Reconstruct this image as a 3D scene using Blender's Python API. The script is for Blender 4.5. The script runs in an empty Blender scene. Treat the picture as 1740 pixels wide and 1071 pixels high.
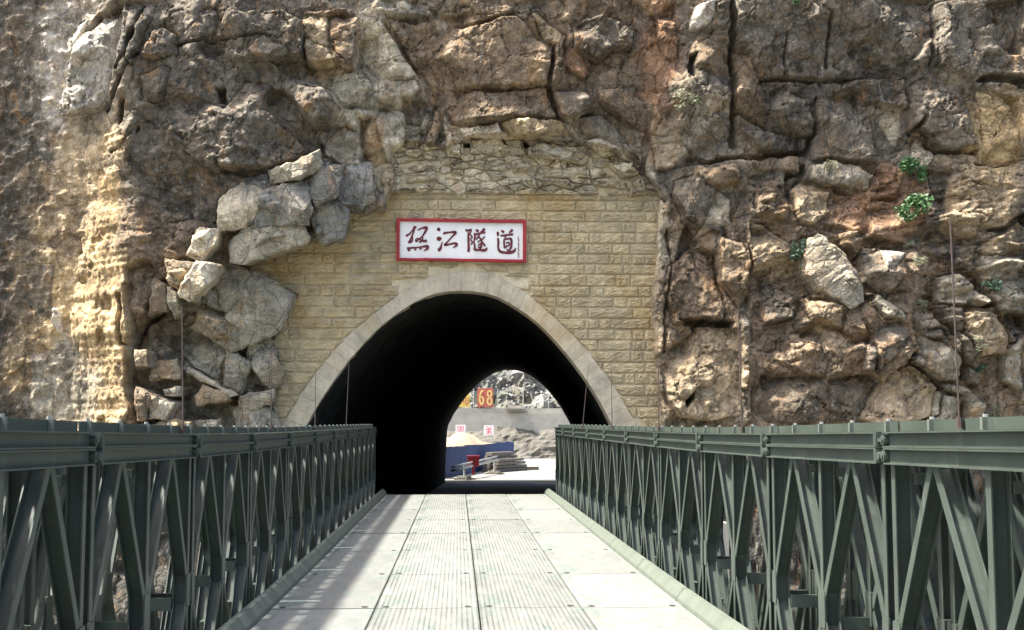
import bpy, bmesh, math, random
import numpy as np
from mathutils import Vector, Matrix

# ------------------------------------------------------------------ camera, sky, sun, exposure
sc = bpy.context.scene
C = sc.collection
EYE = 1.885
FPX = 2229.0                      # focal length in photo pixels (photo 1740 wide)
PITCH = math.atan((718 - 535.5) / FPX)
YAW = -math.atan((870 - 778) / FPX)
cam_d = bpy.data.cameras.new('camera')
cam_d.sensor_width = 36.0
cam_d.lens = 36.0 * FPX / 1740.0
cam_d.clip_start = 0.05
cam_d.clip_end = 1500
cam = bpy.data.objects.new('camera', cam_d)
C.objects.link(cam)
cam.location = (0, 0, EYE)
cam.rotation_euler = (math.pi / 2 + PITCH, 0, YAW)
sc.camera = cam
CAMR = cam.rotation_euler.to_matrix()

SUN_TO = Vector((-0.47, -0.03, 0.88)).normalized()      # towards the sun
world = bpy.data.worlds.new('World')
sc.world = world
world.use_nodes = True
wn = world.node_tree.nodes
sky = wn.new('ShaderNodeTexSky')
sky.sky_type = 'NISHITA'
sky.sun_disc = False
sky.sun_elevation = math.asin(SUN_TO.z)
sky.sun_rotation = math.atan2(SUN_TO.x, SUN_TO.y)
sky.dust_density = 5.0
sky.ozone_density = 0.8
world.node_tree.links.new(sky.outputs[0], wn['Background'].inputs[0])
wn['Background'].inputs[1].default_value = 0.15
sun_d = bpy.data.lights.new('sun', 'SUN')
sun_d.energy = 4.6
sun_d.angle = math.radians(3.5)
sun_d.color = (1.0, 0.965, 0.90)
sun = bpy.data.objects.new('sun', sun_d)
C.objects.link(sun)
sun.rotation_euler = (-SUN_TO).to_track_quat('-Z', 'Y').to_euler()
sun.location = (-10, -5, 40)
sc.view_settings.view_transform = 'Standard'
sc.view_settings.look = 'None'
sc.view_settings.gamma = 1
sc.view_settings.use_curve_mapping = False
sc.view_settings.exposure = 1.6

# ------------------------------------------------------------------ helpers
R = random.Random(11)


def P(px, py, y):
    """world point at depth y on the sight line of a photo position"""
    d = CAMR @ Vector(((px - 870) / FPX, (535.5 - py) / FPX, -1))
    return Vector((d.x / d.y * y, y, EYE + d.z / d.y * y))


def G(px, py, z):
    """point on the level z"""
    d = CAMR @ Vector(((px - 870) / FPX, (535.5 - py) / FPX, -1))
    t = (z - EYE) / d.z
    return Vector((d.x * t, d.y * t, z))


def mesh(name, v, f, mats=(), smooth=False, mi=None):
    m = bpy.data.meshes.new(name)
    m.from_pydata([tuple(p) for p in v], [], f)
    for a in mats:
        m.materials.append(a)
    if mi:
        m.polygons.foreach_set('material_index', mi)
    if smooth:
        m.polygons.foreach_set('use_smooth', [True] * len(m.polygons))
    m.update()
    return m


def obj(name, data, parent=None, loc=(0, 0, 0), rot=(0, 0, 0), **props):
    o = bpy.data.objects.new(name, data)
    C.objects.link(o)
    o.location = loc
    o.rotation_euler = rot
    if parent is not None:
        o.parent = parent
    for k, val in props.items():
        o[k] = val
    return o


class MB:
    """collects boxes, extrusions and tubes into one mesh"""
    def __init__(s):
        s.v, s.f, s.m = [], [], []

    def add(s, v, f, mi=0):
        b = len(s.v)
        s.v += [tuple(p) for p in v]
        s.f += [tuple(i + b for i in q) for q in f]
        s.m += [mi] * len(f)

    def box(s, x0, x1, y0, y1, z0, z1, mi=0):
        v = [(x, y, z) for z in (z0, z1) for y in (y0, y1) for x in (x0, x1)]
        s.add(v, [(0, 2, 3, 1), (4, 5, 7, 6), (0, 1, 5, 4), (2, 6, 7, 3), (0, 4, 6, 2), (1, 3, 7, 5)], mi)

    def extrude(s, prof, o0, o1, ax, ay, mi=0):
        """closed profile [(a,b)] swept from o0 to o1, ax/ay = directions of a and b"""
        o0, o1, ax, ay = map(Vector, (o0, o1, ax, ay))
        n = len(prof)
        v = [o0 + ax * a + ay * b for a, b in prof] + [o1 + ax * a + ay * b for a, b in prof]
        f = [(i, (i + 1) % n, n + (i + 1) % n, n + i) for i in range(n)]
        s.add(v, f + [tuple(range(n - 1, -1, -1)), tuple(range(n, 2 * n))], mi)

    def cyl(s, p0, p1, r0, r1=None, n=8, mi=0):
        p0, p1 = Vector(p0), Vector(p1)
        r1 = r0 if r1 is None else r1
        d = (p1 - p0).normalized()
        a = d.orthogonal().normalized()
        b = d.cross(a)
        v = []
        for p, r in ((p0, r0), (p1, r1)):
            v += [p + (a * math.cos(t) + b * math.sin(t)) * r for t in (2 * math.pi * k / n for k in range(n))]
        f = [(i, (i + 1) % n, n + (i + 1) % n, n + i) for i in range(n)]
        s.add(v, f + [tuple(range(n - 1, -1, -1)), tuple(range(n, 2 * n))], mi)

    def mesh(s, name, mats, smooth=False):
        return mesh(name, s.v, s.f, mats, smooth, s.m)


def channel(w, d, t):
    """C section: web across a (width w), toes along +b (depth d)"""
    h = w / 2
    return [(-h, 0), (h, 0), (h, d), (h - t, d), (h - t, t), (-h + t, t), (-h + t, d), (-h, d)]


# ---------- procedural materials
class Mat:
    def __init__(s, name, rough=0.8, metal=0.0, spec=None):
        s.m = bpy.data.materials.new(name)
        s.m.use_nodes = True
        s.t = s.m.node_tree
        s.b = s.t.nodes['Principled BSDF']
        s.b.inputs['Roughness'].default_value = rough
        s.b.inputs['Metallic'].default_value = metal
        if spec is not None:
            s.b.inputs['Specular IOR Level'].default_value = spec
        s.tc = s.n('TexCoord')

    def n(s, kind):
        return s.t.nodes.new('ShaderNode' + kind)

    def l(s, a, b):
        s.t.links.new(a, b)

    def coord(s, scale=(1, 1, 1), which='Object', rot=(0, 0, 0)):
        mp = s.n('Mapping')
        mp.inputs['Scale'].default_value = scale
        mp.inputs['Rotation'].default_value = rot
        s.l(s.tc.outputs[which], mp.inputs['Vector'])
        return mp.outputs[0]

    def noise(s, vec, scale, detail=6, rough=0.6, dist=0.0):
        n = s.n('TexNoise')
        n.inputs['Scale'].default_value = scale
        n.inputs['Detail'].default_value = detail
        n.inputs['Roughness'].default_value = rough
        n.inputs['Distortion'].default_value = dist
        s.l(vec, n.inputs['Vector'])
        return n.outputs[0]

    def ramp(s, fac, stops, interp='LINEAR'):
        r = s.n('ValToRGB')
        r.color_ramp.interpolation = interp
        el = r.color_ramp.elements
        while len(el) < len(stops):
            el.new(0.5)
        for e, (p, c) in zip(el, stops):
            e.position = p
            e.color = (c, c, c, 1) if isinstance(c, (int, float)) else (*c, 1)
        s.l(fac, r.inputs[0])
        return r.outputs[0]

    def mix(s, a, b, fac, mode='MIX'):
        m = s.n('Mix')
        m.data_type = 'RGBA'
        m.blend_type = mode
        for sock, val in ((m.inputs['Factor'], fac), (m.inputs[6], a), (m.inputs[7], b)):
            if isinstance(val, bpy.types.NodeSocket):
                s.l(val, sock)
            elif isinstance(val, (int, float)):
                sock.default_value = val if sock.type == 'VALUE' else (val, val, val, 1)
            else:
                sock.default_value = (*val, 1)
        return m.outputs[2]

    def math(s, op, a, b=0.0):
        m = s.n('Math')
        m.operation = op
        for sock, val in zip(m.inputs, (a, b)):
            if isinstance(val, bpy.types.NodeSocket):
                s.l(val, sock)
            else:
                sock.default_value = val
        return m.outputs[0]

    def color(s, c):
        if isinstance(c, bpy.types.NodeSocket):
            s.l(c, s.b.inputs['Base Color'])
        else:
            s.b.inputs['Base Color'].default_value = (*c, 1)
        return s

    def bump(s, h, strength=0.5, dist=0.02):
        b = s.n('Bump')
        b.inputs['Strength'].default_value = strength
        b.inputs['Distance'].default_value = dist
        s.l(h, b.inputs['Height'])
        s.l(b.outputs[0], s.b.inputs['Normal'])
        return s

    def rand(s):
        return s.n('ObjectInfo').outputs['Random']


def simple(name, col, rough=0.7, metal=0.0, var=0.25, scale=6.0, bump=0.15, bdist=0.01):
    m = Mat(name, rough, metal)
    v = m.coord()
    nz = m.noise(v, scale, 6, 0.65)
    dark = tuple(c * (1 - var) for c in col)
    lite = tuple(min(1, c * (1 + var)) for c in col)
    m.color(m.ramp(nz, [(0.3, dark), (0.7, lite)]))
    if bump:
        m.bump(m.noise(v, scale * 6, 4, 0.7), bump, bdist)
    return m.m


# cliff rock: the tint attribute holds the colour of each patch of stone, with some shade painted in
def rock_material(name, attr=True, col=(0.3, 0.25, 0.17)):
    m = Mat(name, 0.92, spec=0.25)
    v = m.coord()
    if attr:
        a = m.n('Attribute')
        a.attribute_name = 'tint'
        base = a.outputs['Color']
    else:
        base = m.mix(col, tuple(c * 0.62 for c in col), m.rand())
    g1 = m.noise(v, 1.7, 9, 0.72, 0.8)
    base = m.mix(base, m.ramp(g1, [(0.30, 0.30), (0.46, 0.82), (0.60, 1.25), (0.78, 1.9)]), 0.8, 'MULTIPLY')
    bw = m.n('RGBToBW')
    m.l(base, bw.inputs[0])
    fresh = m.ramp(bw.outputs[0], [(0.20, 1.0), (0.42, 0.25)])
    streak = m.noise(m.coord((3.0, 3.0, 0.45)), 1.6, 9, 0.75, 0.6)
    base = m.mix(base, (0.055, 0.046, 0.036), m.math('MULTIPLY', fresh, m.ramp(streak, [(0.51, 0.0), (0.66, 0.72)])))
    st2 = m.noise(m.coord((2.2, 2.2, 1.1)), 0.9, 8, 0.7, 0.8)
    base = m.mix(base, (0.40, 0.215, 0.085), m.ramp(st2, [(0.54, 0.0), (0.68, 0.55)]))
    lime = m.noise(m.coord((2.6, 2.6, 0.8)), 1.3, 9, 0.74, 0.6)
    base = m.mix(base, (0.56, 0.52, 0.43), m.ramp(lime, [(0.58, 0.0), (0.70, 0.5)]))
    grit = m.noise(v, 24, 6, 0.8)
    base = m.mix(base, m.ramp(grit, [(0.28, 0.35), (0.5, 1.0), (0.72, 1.7)]), 0.7, 'MULTIPLY')
    spk = m.noise(v, 13, 4, 0.65)
    base = m.mix(base, (0.62, 0.59, 0.52), m.ramp(spk, [(0.64, 0.0), (0.70, 0.6)]))

    def cracks(scale, mp, wob, width):
        vo = m.n('TexVoronoi')
        vo.feature = 'DISTANCE_TO_EDGE'
        vo.inputs['Scale'].default_value = scale
        wv = m.n('VectorMath')
        wv.operation = 'MULTIPLY_ADD'
        nz = m.n('TexNoise')
        nz.inputs['Scale'].default_value = scale * 1.2
        nz.inputs['Detail'].default_value = 6
        m.l(v, nz.inputs['Vector'])
        m.l(nz.outputs['Color'], wv.inputs[0])
        wv.inputs[1].default_value = (wob, wob, wob)
        m.l(m.coord(mp), wv.inputs[2])
        m.l(wv.outputs[0], vo.inputs['Vector'])
        return m.ramp(vo.outputs['Distance'], [(0.0, 0.0), (width, 1.0)])

    k1 = cracks(1.3, (1, 1, 0.7), 0.5, 0.035)
    k2 = cracks(3.4, (1, 1, 1.5), 0.25, 0.06)
    m.color(base)
    def chips(scale, mp, wob):
        vo = m.n('TexVoronoi')
        vo.distance = 'MANHATTAN'
        vo.inputs['Scale'].default_value = scale
        wv = m.n('VectorMath')
        wv.operation = 'MULTIPLY_ADD'
        nz = m.n('TexNoise')
        nz.inputs['Scale'].default_value = scale * .8
        nz.inputs['Detail'].default_value = 3
        m.l(v, nz.inputs['Vector'])
        m.l(nz.outputs['Color'], wv.inputs[0])
        wv.inputs[1].default_value = (wob, wob, wob)
        m.l(m.coord(mp, rot=(.3, .5, .4)), wv.inputs[2])
        m.l(wv.outputs[0], vo.inputs['Vector'])
        return vo.outputs['Distance']

    h = m.math('MULTIPLY', m.noise(m.coord((1.2, 1.2, .7)), 9, 10, 0.74, 0.6), 0.40)
    h = m.math('SUBTRACT', h, m.math('MULTIPLY', chips(2.4, (1, 1, .75), .25), 0.75))
    h = m.math('SUBTRACT', h, m.math('MULTIPLY', chips(6.5, (1, 1, .7), .10), 0.30))
    h = m.math('ADD', h, m.math('MULTIPLY', k1, 0.50))
    h = m.math('ADD', h, m.math('MULTIPLY', k2, 0.18))
    h = m.math('ADD', h, m.math('MULTIPLY', grit, 0.22))
    m.bump(h, 1.0, 0.085)
    return m.m


M = {}
M['rock'] = rock_material('cliff_rock')
M['rubble'] = rock_material('rubble_rock', False, (0.70, 0.61, 0.43))


def masonry(name, c0, c1, bump=0.8, dist=0.035):
    m = Mat(name, 0.9, spec=0.25)
    v = m.coord()
    base = m.mix(c0, c1, m.rand())
    base = m.mix(base, m.ramp(m.noise(v, 3.0, 6, 0.65), [(0.3, 0.62), (0.55, 1.0), (0.75, 1.3)]), 0.8, 'MULTIPLY')
    rust = m.noise(v, 0.55, 5, 0.6)
    base = m.mix(base, (0.50, 0.30, 0.095), m.ramp(rust, [(0.50, 0.0), (0.68, 0.55)]))
    grit = m.noise(v, 30, 5, 0.75)
    base = m.mix(base, m.ramp(grit, [(0.25, 0.55), (0.5, 1.0), (0.75, 1.35)]), 0.55, 'MULTIPLY')
    m.color(base)
    h = m.math('ADD', m.noise(v, 9, 10, 0.82, 0.5), m.math('MULTIPLY', grit, 0.7))
    m.bump(h, bump, dist)
    return m.m


M['ashlar'] = masonry('rock_faced_ashlar', (0.70, 0.575, 0.345), (0.57, 0.475, 0.30), 0.9, 0.07)
M['mortar'] = masonry('wall_mortar', (0.64, 0.55, 0.37), (0.64, 0.55, 0.37), 0.5, 0.015)
M['ring'] = masonry('arch_ring_stone', (0.56, 0.49, 0.355), (0.49, 0.43, 0.31), 0.45, 0.02)
M['lining'] = simple('dark_tunnel_lining', (0.040, 0.040, 0.038), 1.0, var=0.4, scale=1.5, bump=0.4, bdist=0.03)  # near-black base colour over the whole lining
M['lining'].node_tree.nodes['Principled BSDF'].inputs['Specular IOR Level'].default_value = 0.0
M['concrete'] = simple('concrete', (0.34, 0.325, 0.28), 0.9, var=0.18, scale=0.8, bump=0.3)
M['truck_dirt'] = simple('bank_earth', (0.115, 0.106, 0.086), 0.95, var=0.3, scale=0.7, bump=0.8, bdist=0.15)
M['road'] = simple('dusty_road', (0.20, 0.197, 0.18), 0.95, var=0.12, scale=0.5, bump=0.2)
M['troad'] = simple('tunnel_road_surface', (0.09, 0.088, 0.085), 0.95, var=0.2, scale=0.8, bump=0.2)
M['dark_ground'] = simple('gorge_floor_earth', (0.14, 0.125, 0.10), 0.95, var=0.35, scale=0.3, bump=0.8, bdist=0.2)


def steel_paint(name, col, wear=0.5):
    m = Mat(name, 0.5, 0.0, 0.4)
    v = m.coord()
    nz = m.noise(v, 2.2, 7, 0.7)
    base = m.mix(tuple(c * 0.8 for c in col), tuple(c * 1.25 for c in col), m.ramp(nz, [(0.3, 0.0), (0.7, 1.0)]))
    dust = m.noise(m.coord((6, 6, 1.2)), 2.0, 6, 0.7)
    base = m.mix(base, (0.17, 0.17, 0.15), m.ramp(dust, [(0.55, 0.0), (0.8, wear)]))
    chip = m.noise(v, 16, 4, 0.6)
    base = m.mix(base, (0.10, 0.055, 0.03), m.ramp(chip, [(0.68, 0.0), (0.73, 0.7)]))
    m.color(base)
    m.bump(m.noise(v, 22, 3, 0.6), 0.12, 0.004)
    return m.m


M['green'] = steel_paint('green_grey_steel_paint', (0.046, 0.060, 0.048))
M['green_pale'] = steel_paint('pale_green_steel_paint', (0.115, 0.132, 0.105))
M['bolt'] = simple('dull_bolt_steel', (0.30, 0.31, 0.28), 0.45, 0.3, bump=0)
M['rust_rod'] = simple('rusty_rod', (0.07, 0.05, 0.04), 0.7, 0.2, bump=0.1)
M['hole'] = simple('black_bolt_disc', (0.02, 0.02, 0.018), 0.9, bump=0)  # flat black discs paint the darkness inside the bolt holes


def deck_mat(name, ribs):
    m = Mat(name, 0.55, 0.0, 0.4)
    v = m.coord()
    nz = m.noise(m.coord((1.2, 0.35, 1)), 2.2, 8, 0.7, 0.4)
    base = m.mix((0.14, 0.148, 0.135), (0.25, 0.25, 0.228), m.ramp(nz, [(0.3, 0.0), (0.65, 1.0)]))
    base = m.mix(base, m.ramp(m.rand(), [(0.0, 0.86), (1.0, 1.06)]), 1.0, 'MULTIPLY')
    gr = m.noise(m.coord((1.5, 0.5, 1)), 1.7, 6, 0.7)
    base = m.mix(base, (0.075, 0.125, 0.105), m.ramp(gr, [(0.48, 0.0), (0.64, 0.7)]))
    mud = m.noise(v, 3.5, 7, 0.75)
    base = m.mix(base, (0.20, 0.165, 0.11), m.ramp(mud, [(0.52, 0.0), (0.70, 0.6)]))
    h = m.noise(v, 40, 4, 0.6)
    if ribs:
        w = m.n('TexWave')
        w.wave_type = 'BANDS'
        w.bands_direction = 'X'
        w.inputs['Scale'].default_value = 6.2
        w.inputs['Distortion'].default_value = 0.25
        w.inputs['Detail'].default_value = 2
        m.l(m.coord((1, 0.15, 1)), w.inputs['Vector'])
        band = m.ramp(w.outputs['Fac'], [(0.12, 0.0), (0.35, 1.0)])
        worn = m.ramp(m.noise(m.coord((2.5, 0.4, 1)), 2.0, 5, 0.65), [(0.35, 0.15), (0.65, 0.8)])
        groove_tone = m.math('MULTIPLY', m.math('SUBTRACT', 1.0, band), worn)
        base = m.mix(base, (0.05, 0.058, 0.05), groove_tone)  # grooves between the ribs take an uneven darker tone
        h = m.math('ADD', m.math('MULTIPLY', band, 1.5), m.math('MULTIPLY', h, 0.3))
    m.color(base)
    m.bump(h, 0.25, 0.008)
    return m.m


M['deck_rib'] = deck_mat('ribbed_deck_steel', True)
M['deck'] = deck_mat('worn_deck_steel', False)

# ------------------------------------------------------------------ cliff
FACADE_Y = 36.5
CL_Y = 37.0                      # reference plane of the cliff relief


def _hash(ix, iy, seed):
    h = (ix.astype(np.int64) * 374761393 + iy.astype(np.int64) * 668265263 + seed * 974634777) & 0xFFFFFFFF
    h = ((h ^ (h >> 13)) * 1274126177) & 0xFFFFFFFF
    h = ((h ^ (h >> 16)) * 2246822519) & 0xFFFFFFFF
    return ((h ^ (h >> 15)) & 0xFFFFFF) / float(0x1000000)


def vnoise(x, y, seed):
    ix, iy = np.floor(x), np.floor(y)
    fx, fy = x - ix, y - iy
    u = fx * fx * fx * (fx * (fx * 6 - 15) + 10)
    w = fy * fy * fy * (fy * (fy * 6 - 15) + 10)
    out = 0
    for dx in (0, 1):
        for dy in (0, 1):
            a = _hash(ix + dx, iy + dy, seed) * 2 * np.pi
            g = np.cos(a) * (fx - dx) + np.sin(a) * (fy - dy)
            out = out + g * (u if dx else 1 - u) * (w if dy else 1 - w)
    return out * 1.5


def fbm(x, y, seed, octv=5, gain=0.5, ridged=False):
    o, a, f = 0, 1.0, 1.0
    for k in range(octv):
        n = vnoise(x * f + 13.7 * k, y * f - 7.3 * k, seed + k)
        o = o + a * ((1 - 2 * np.abs(n)) if ridged else n)
        a *= gain
        f *= 2.03
    return o


def facets(x, y, seed, tilt=0.5):
    """broken-rock relief: every cell is its own tilted plane; returns height, distance to the joint, cell random"""
    ix, iy = np.floor(x), np.floor(y)
    d1 = np.full(x.shape, 9.0)
    d2 = np.full(x.shape, 9.0)
    h = np.zeros(x.shape)
    rid = np.zeros(x.shape)
    for dx in (-1, 0, 1):
        for dy in (-1, 0, 1):
            cx, cy = ix + dx, iy + dy
            px = cx + _hash(cx, cy, seed)
            py = cy + _hash(cx, cy, seed + 1)
            ex, ey = x - px, y - py
            d = np.sqrt(ex * ex + ey * ey)
            r0 = _hash(cx, cy, seed + 2)
            tx = (_hash(cx, cy, seed + 3) - 0.5) * 2 * tilt
            ty = (_hash(cx, cy, seed + 4) - 0.5) * 2 * tilt
            hh = (r0 - 0.5) + tx * ex + ty * ey
            near = d < d1
            d2 = np.where(near, d1, np.minimum(d2, d))
            h = np.where(near, hh, h)
            rid = np.where(near, r0, rid)
            d1 = np.where(near, d, d1)
    return h, d2 - d1, rid


def shards(x, y, seed):
    """flat triangular faces meeting in sharp creases"""
    sk = 0.3660254 * (x + y)
    u, v = x + sk, y + sk
    iu, iv = np.floor(u), np.floor(v)
    fu, fv = u - iu, v - iv
    a = _hash(iu, iv, seed)
    b = _hash(iu + 1, iv + 1, seed)
    lo = fu > fv
    c = np.where(lo, _hash(iu + 1, iv, seed), _hash(iu, iv + 1, seed))
    return np.where(lo, a + (c - a) * fu + (b - c) * fv, a + (c - a) * fv + (b - c) * fu) - 0.5


def sdf(poly, x, y):
    """signed distance, positive inside"""
    p = np.array(poly, dtype=float)
    d = np.full(x.shape, 1e9)
    s = np.zeros(x.shape, dtype=bool)
    n = len(p)
    j = n - 1
    for i in range(n):
        ex, ey = p[j] - p[i]
        wx, wy = x - p[i, 0], y - p[i, 1]
        t = np.clip((wx * ex + wy * ey) / max(1e-9, ex * ex + ey * ey), 0, 1)
        d = np.minimum(d, (wx - ex * t) ** 2 + (wy - ey * t) ** 2)
        c1, c2 = y >= p[i, 1], y < p[j, 1]
        c3 = ex * wy > ey * wx
        s ^= (c1 & c2 & c3) | (~c1 & ~c2 & ~c3)
        j = i
    d = np.sqrt(d)
    return np.where(s, d, -d)


def smooth(t):
    t = np.clip(t, 0, 1)
    return t * t * (3 - 2 * t)


xs = np.concatenate([np.arange(-28, -13.6, 0.14), np.arange(-13.6, 17.0, 0.033), np.arange(17.0, 32, 0.14)])
zs = np.concatenate([np.arange(-14, 1.0, 0.13), np.arange(1.0, 14.4, 0.033), np.arange(14.4, 24, 0.14)])
X, Z = np.meshgrid(xs, zs)

# large form: how far the rock stands forward of the plane y = 37 (photo position -> metres)
base_pts = [(-160, 100, -1.6), (-160, 650, -1.8), (0, 0, -0.6), (0, 300, -0.9), (10, 560, -1.2), (30, 700, -1.6), (75, 60, 0.3),
            (75, 330, 0.2), (90, 640, -0.2), (130, 450, 0.9), (140, 160, 1.0), (140, 700, 0.9), (205, 20, 2.1), (205, 220, 2.2),
            (212, 420, 2.4), (218, 560, 2.4), (222, 715, 2.4), (290, 60, 2.1), (300, 230, 2.2), (290, 420, 2.0), (270, 520, 1.7),
            (330, 600, 0.9), (300, 690, 1.2), (420, 90, 1.9), (430, 230, 2.0), (430, 330, 1.8), (420, 430, 1.2), (470, 560, 0.8),
            (430, 650, 0.8), (520, 100, 1.6), (560, 320, 1.5), (590, 230, 1.3), (640, 110, 1.1), (650, 330, 0.9), (640, 280, 0.9),
            (760, 220, 0.75), (720, 180, 0.8), (850, 130, 1.1), (850, 20, 1.2), (1000, 220, 0.85), (1000, 60, 1.2), (1090, 300, 0.8),
            (1130, 360, 0.9), (1130, 520, 1.05), (1150, 660, 1.1), (1170, 150, 1.3), (1200, 300, 1.35), (1300, 90, 1.4),
            (1300, 460, 1.6), (1300, 640, 1.6), (1450, 300, 1.5), (1420, 640, 1.6), (1480, 480, 2.0), (1600, 120, 1.3),
            (1580, 620, 1.8), (1680, 330, 1.4), (1700, 560, 1.7), (1740, 690, 1.5), (1900, 200, 1.6), (1900, 650, 1.9),
            (200, -250, 1.2), (850, -250, 0.7), (1500, -250, 0.9), (200, 1150, 2.8), (850, 1150, 2.0), (1500, 1150, 2.6),
            (-160, 1150, 0.0), (1900, 1150, 2.4)]
num = np.zeros(X.shape)
den = np.zeros(X.shape)
for bx, by, bh in base_pts:
    p = P(bx, by, CL_Y - bh)
    d2 = ((X - p.x) ** 2 + (Z - p.z) ** 2) + 0.12
    w = d2 ** -1.7
    num += w * bh
    den += w
H0 = num / den
# the tan buttress on the left: a face turned towards the sun, ending in a sharp arris, with a dark gully beside it
xr = P(220, 400, 34.6).x + 0.32 * fbm(Z * .55, Z * 0 + 3, 17, 5, .6)
xg = P(48, 400, 36.5).x + 0.25 * fbm(Z * .4, Z * 0 + 9, 18, 3)
u_ = (X - xg) / (xr - xg)
face = -0.9 + 3.25 * np.clip(u_, 0, 1) ** 0.9 - 1.2 * smooth(-u_ * 1.5)
kf = smooth((1.10 - u_) / 0.22)
H0 = H0 * (1 - kf) + face * kf

# ragged joints: the outlines of all blocks wander
wx = 0.075 * fbm(X * 1.1, Z * 1.1, 5, 5, 0.45)
wz = 0.075 * fbm(X * 1.1, Z * 1.1, 45, 5, 0.45)
XW, ZW = X + wx, Z + wz

H = H0.copy()
COL = {'dk': (.110, .094, .072), 'dg': (.165, .140, .106), 'br': (.235, .172, .110), 'tn': (.42, .32, .20), 'cr': (.58, .50, .36),
       'og': (.50, .36, .19), 'ru': (.31, .18, .105), 'sl': (.235, .225, .195), 'gg': (.375, .335, .25), 'pg': (.46, .42, .35)}
# colour of the stone where no block is traced
tn_ = fbm(X * 0.35, Z * 0.35, 71, 5, 0.6)[..., None]
TINT = np.where(tn_ > 0, 1, 1) * np.array(COL['dg']) * (1 + 0.5 * tn_)
TINT = TINT + np.clip(fbm(X * 0.8, Z * 0.5, 81, 5, 0.6), 0, 1)[..., None] * (np.array(COL['tn']) - np.array(COL['dg'])) * 0.9


def blob(px, py, rx, rz, col, k=0.9):
    """a patch of rock tint: stains, fresh stone, painted gully shade"""
    p = P(px, py, 35.6)
    s = 61.0
    q = ((X + wx * 3 - p.x) * s / rx) ** 2 + ((Z + wz * 3 - p.z) * s / rz) ** 2
    a = (smooth(1.6 - q ** 0.5 + 0.5 * fbm(X * 1.1, Z * 1.1, int(px) + 3, 3)) * k)[..., None]
    TINT[:] = TINT * (1 - a) + np.array(COL[col]) * a


for b in [(25, 100, 50, 120, 'br', .6), (5, 420, 62, 330, 'dk', 1.0), (20, 60, 50, 120, 'dg', .8), (20, 620, 60, 120, 'dk'), (140, 120, 75, 160, 'pg'), (150, 560, 105, 230, 'og'), (130, 330, 70, 110, 'tn'),  # dark far-left patches paint the gully's shade into the tint
          (190, 400, 40, 150, 'og'), (100, 660, 50, 70, 'gg'), (400, 150, 170, 190, 'dg'), (300, 330, 80, 120, 'dg'), (270, 460, 45, 90, 'br'), (400, 620, 110, 110, 'gg'),
          (640, 160, 60, 150, 'cr'), (670, 290, 40, 60, 'tn'), (850, 110, 140, 90, 'br'), (1000, 90, 120, 110, 'br'), (940, 240, 160, 40, 'cr'), (1120, 480, 18, 260, 'cr', 1.0),
          (1150, 600, 40, 100, 'tn'), (1200, 500, 60, 150, 'br'), (1230, 640, 60, 60, 'tn'), (1420, 90, 260, 130, 'dg'), (1420, 260, 130, 90, 'dg'), (1340, 420, 60, 70, 'tn'), (1430, 400, 70, 90, 'br'),
          (1690, 230, 60, 80, 'og'), (1660, 350, 60, 60, 'tn'), (1120, 100, 30, 120, 'ru'), (1400, 640, 140, 90, 'dg'), (1560, 640, 70, 60, 'tn'), (1500, 350, 60, 70, 'ru')]:
    blob(*b)

CROPS = {1: (0, 0, 2.678), 2: (500, 0, 2.677), 3: (1100, 0, 2.678), 4: (0, 380, 2.678), 6: (1080, 380, 2.636), 7: (220, 380, 2.975), 8: (1280, 360, 2.817)}
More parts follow.
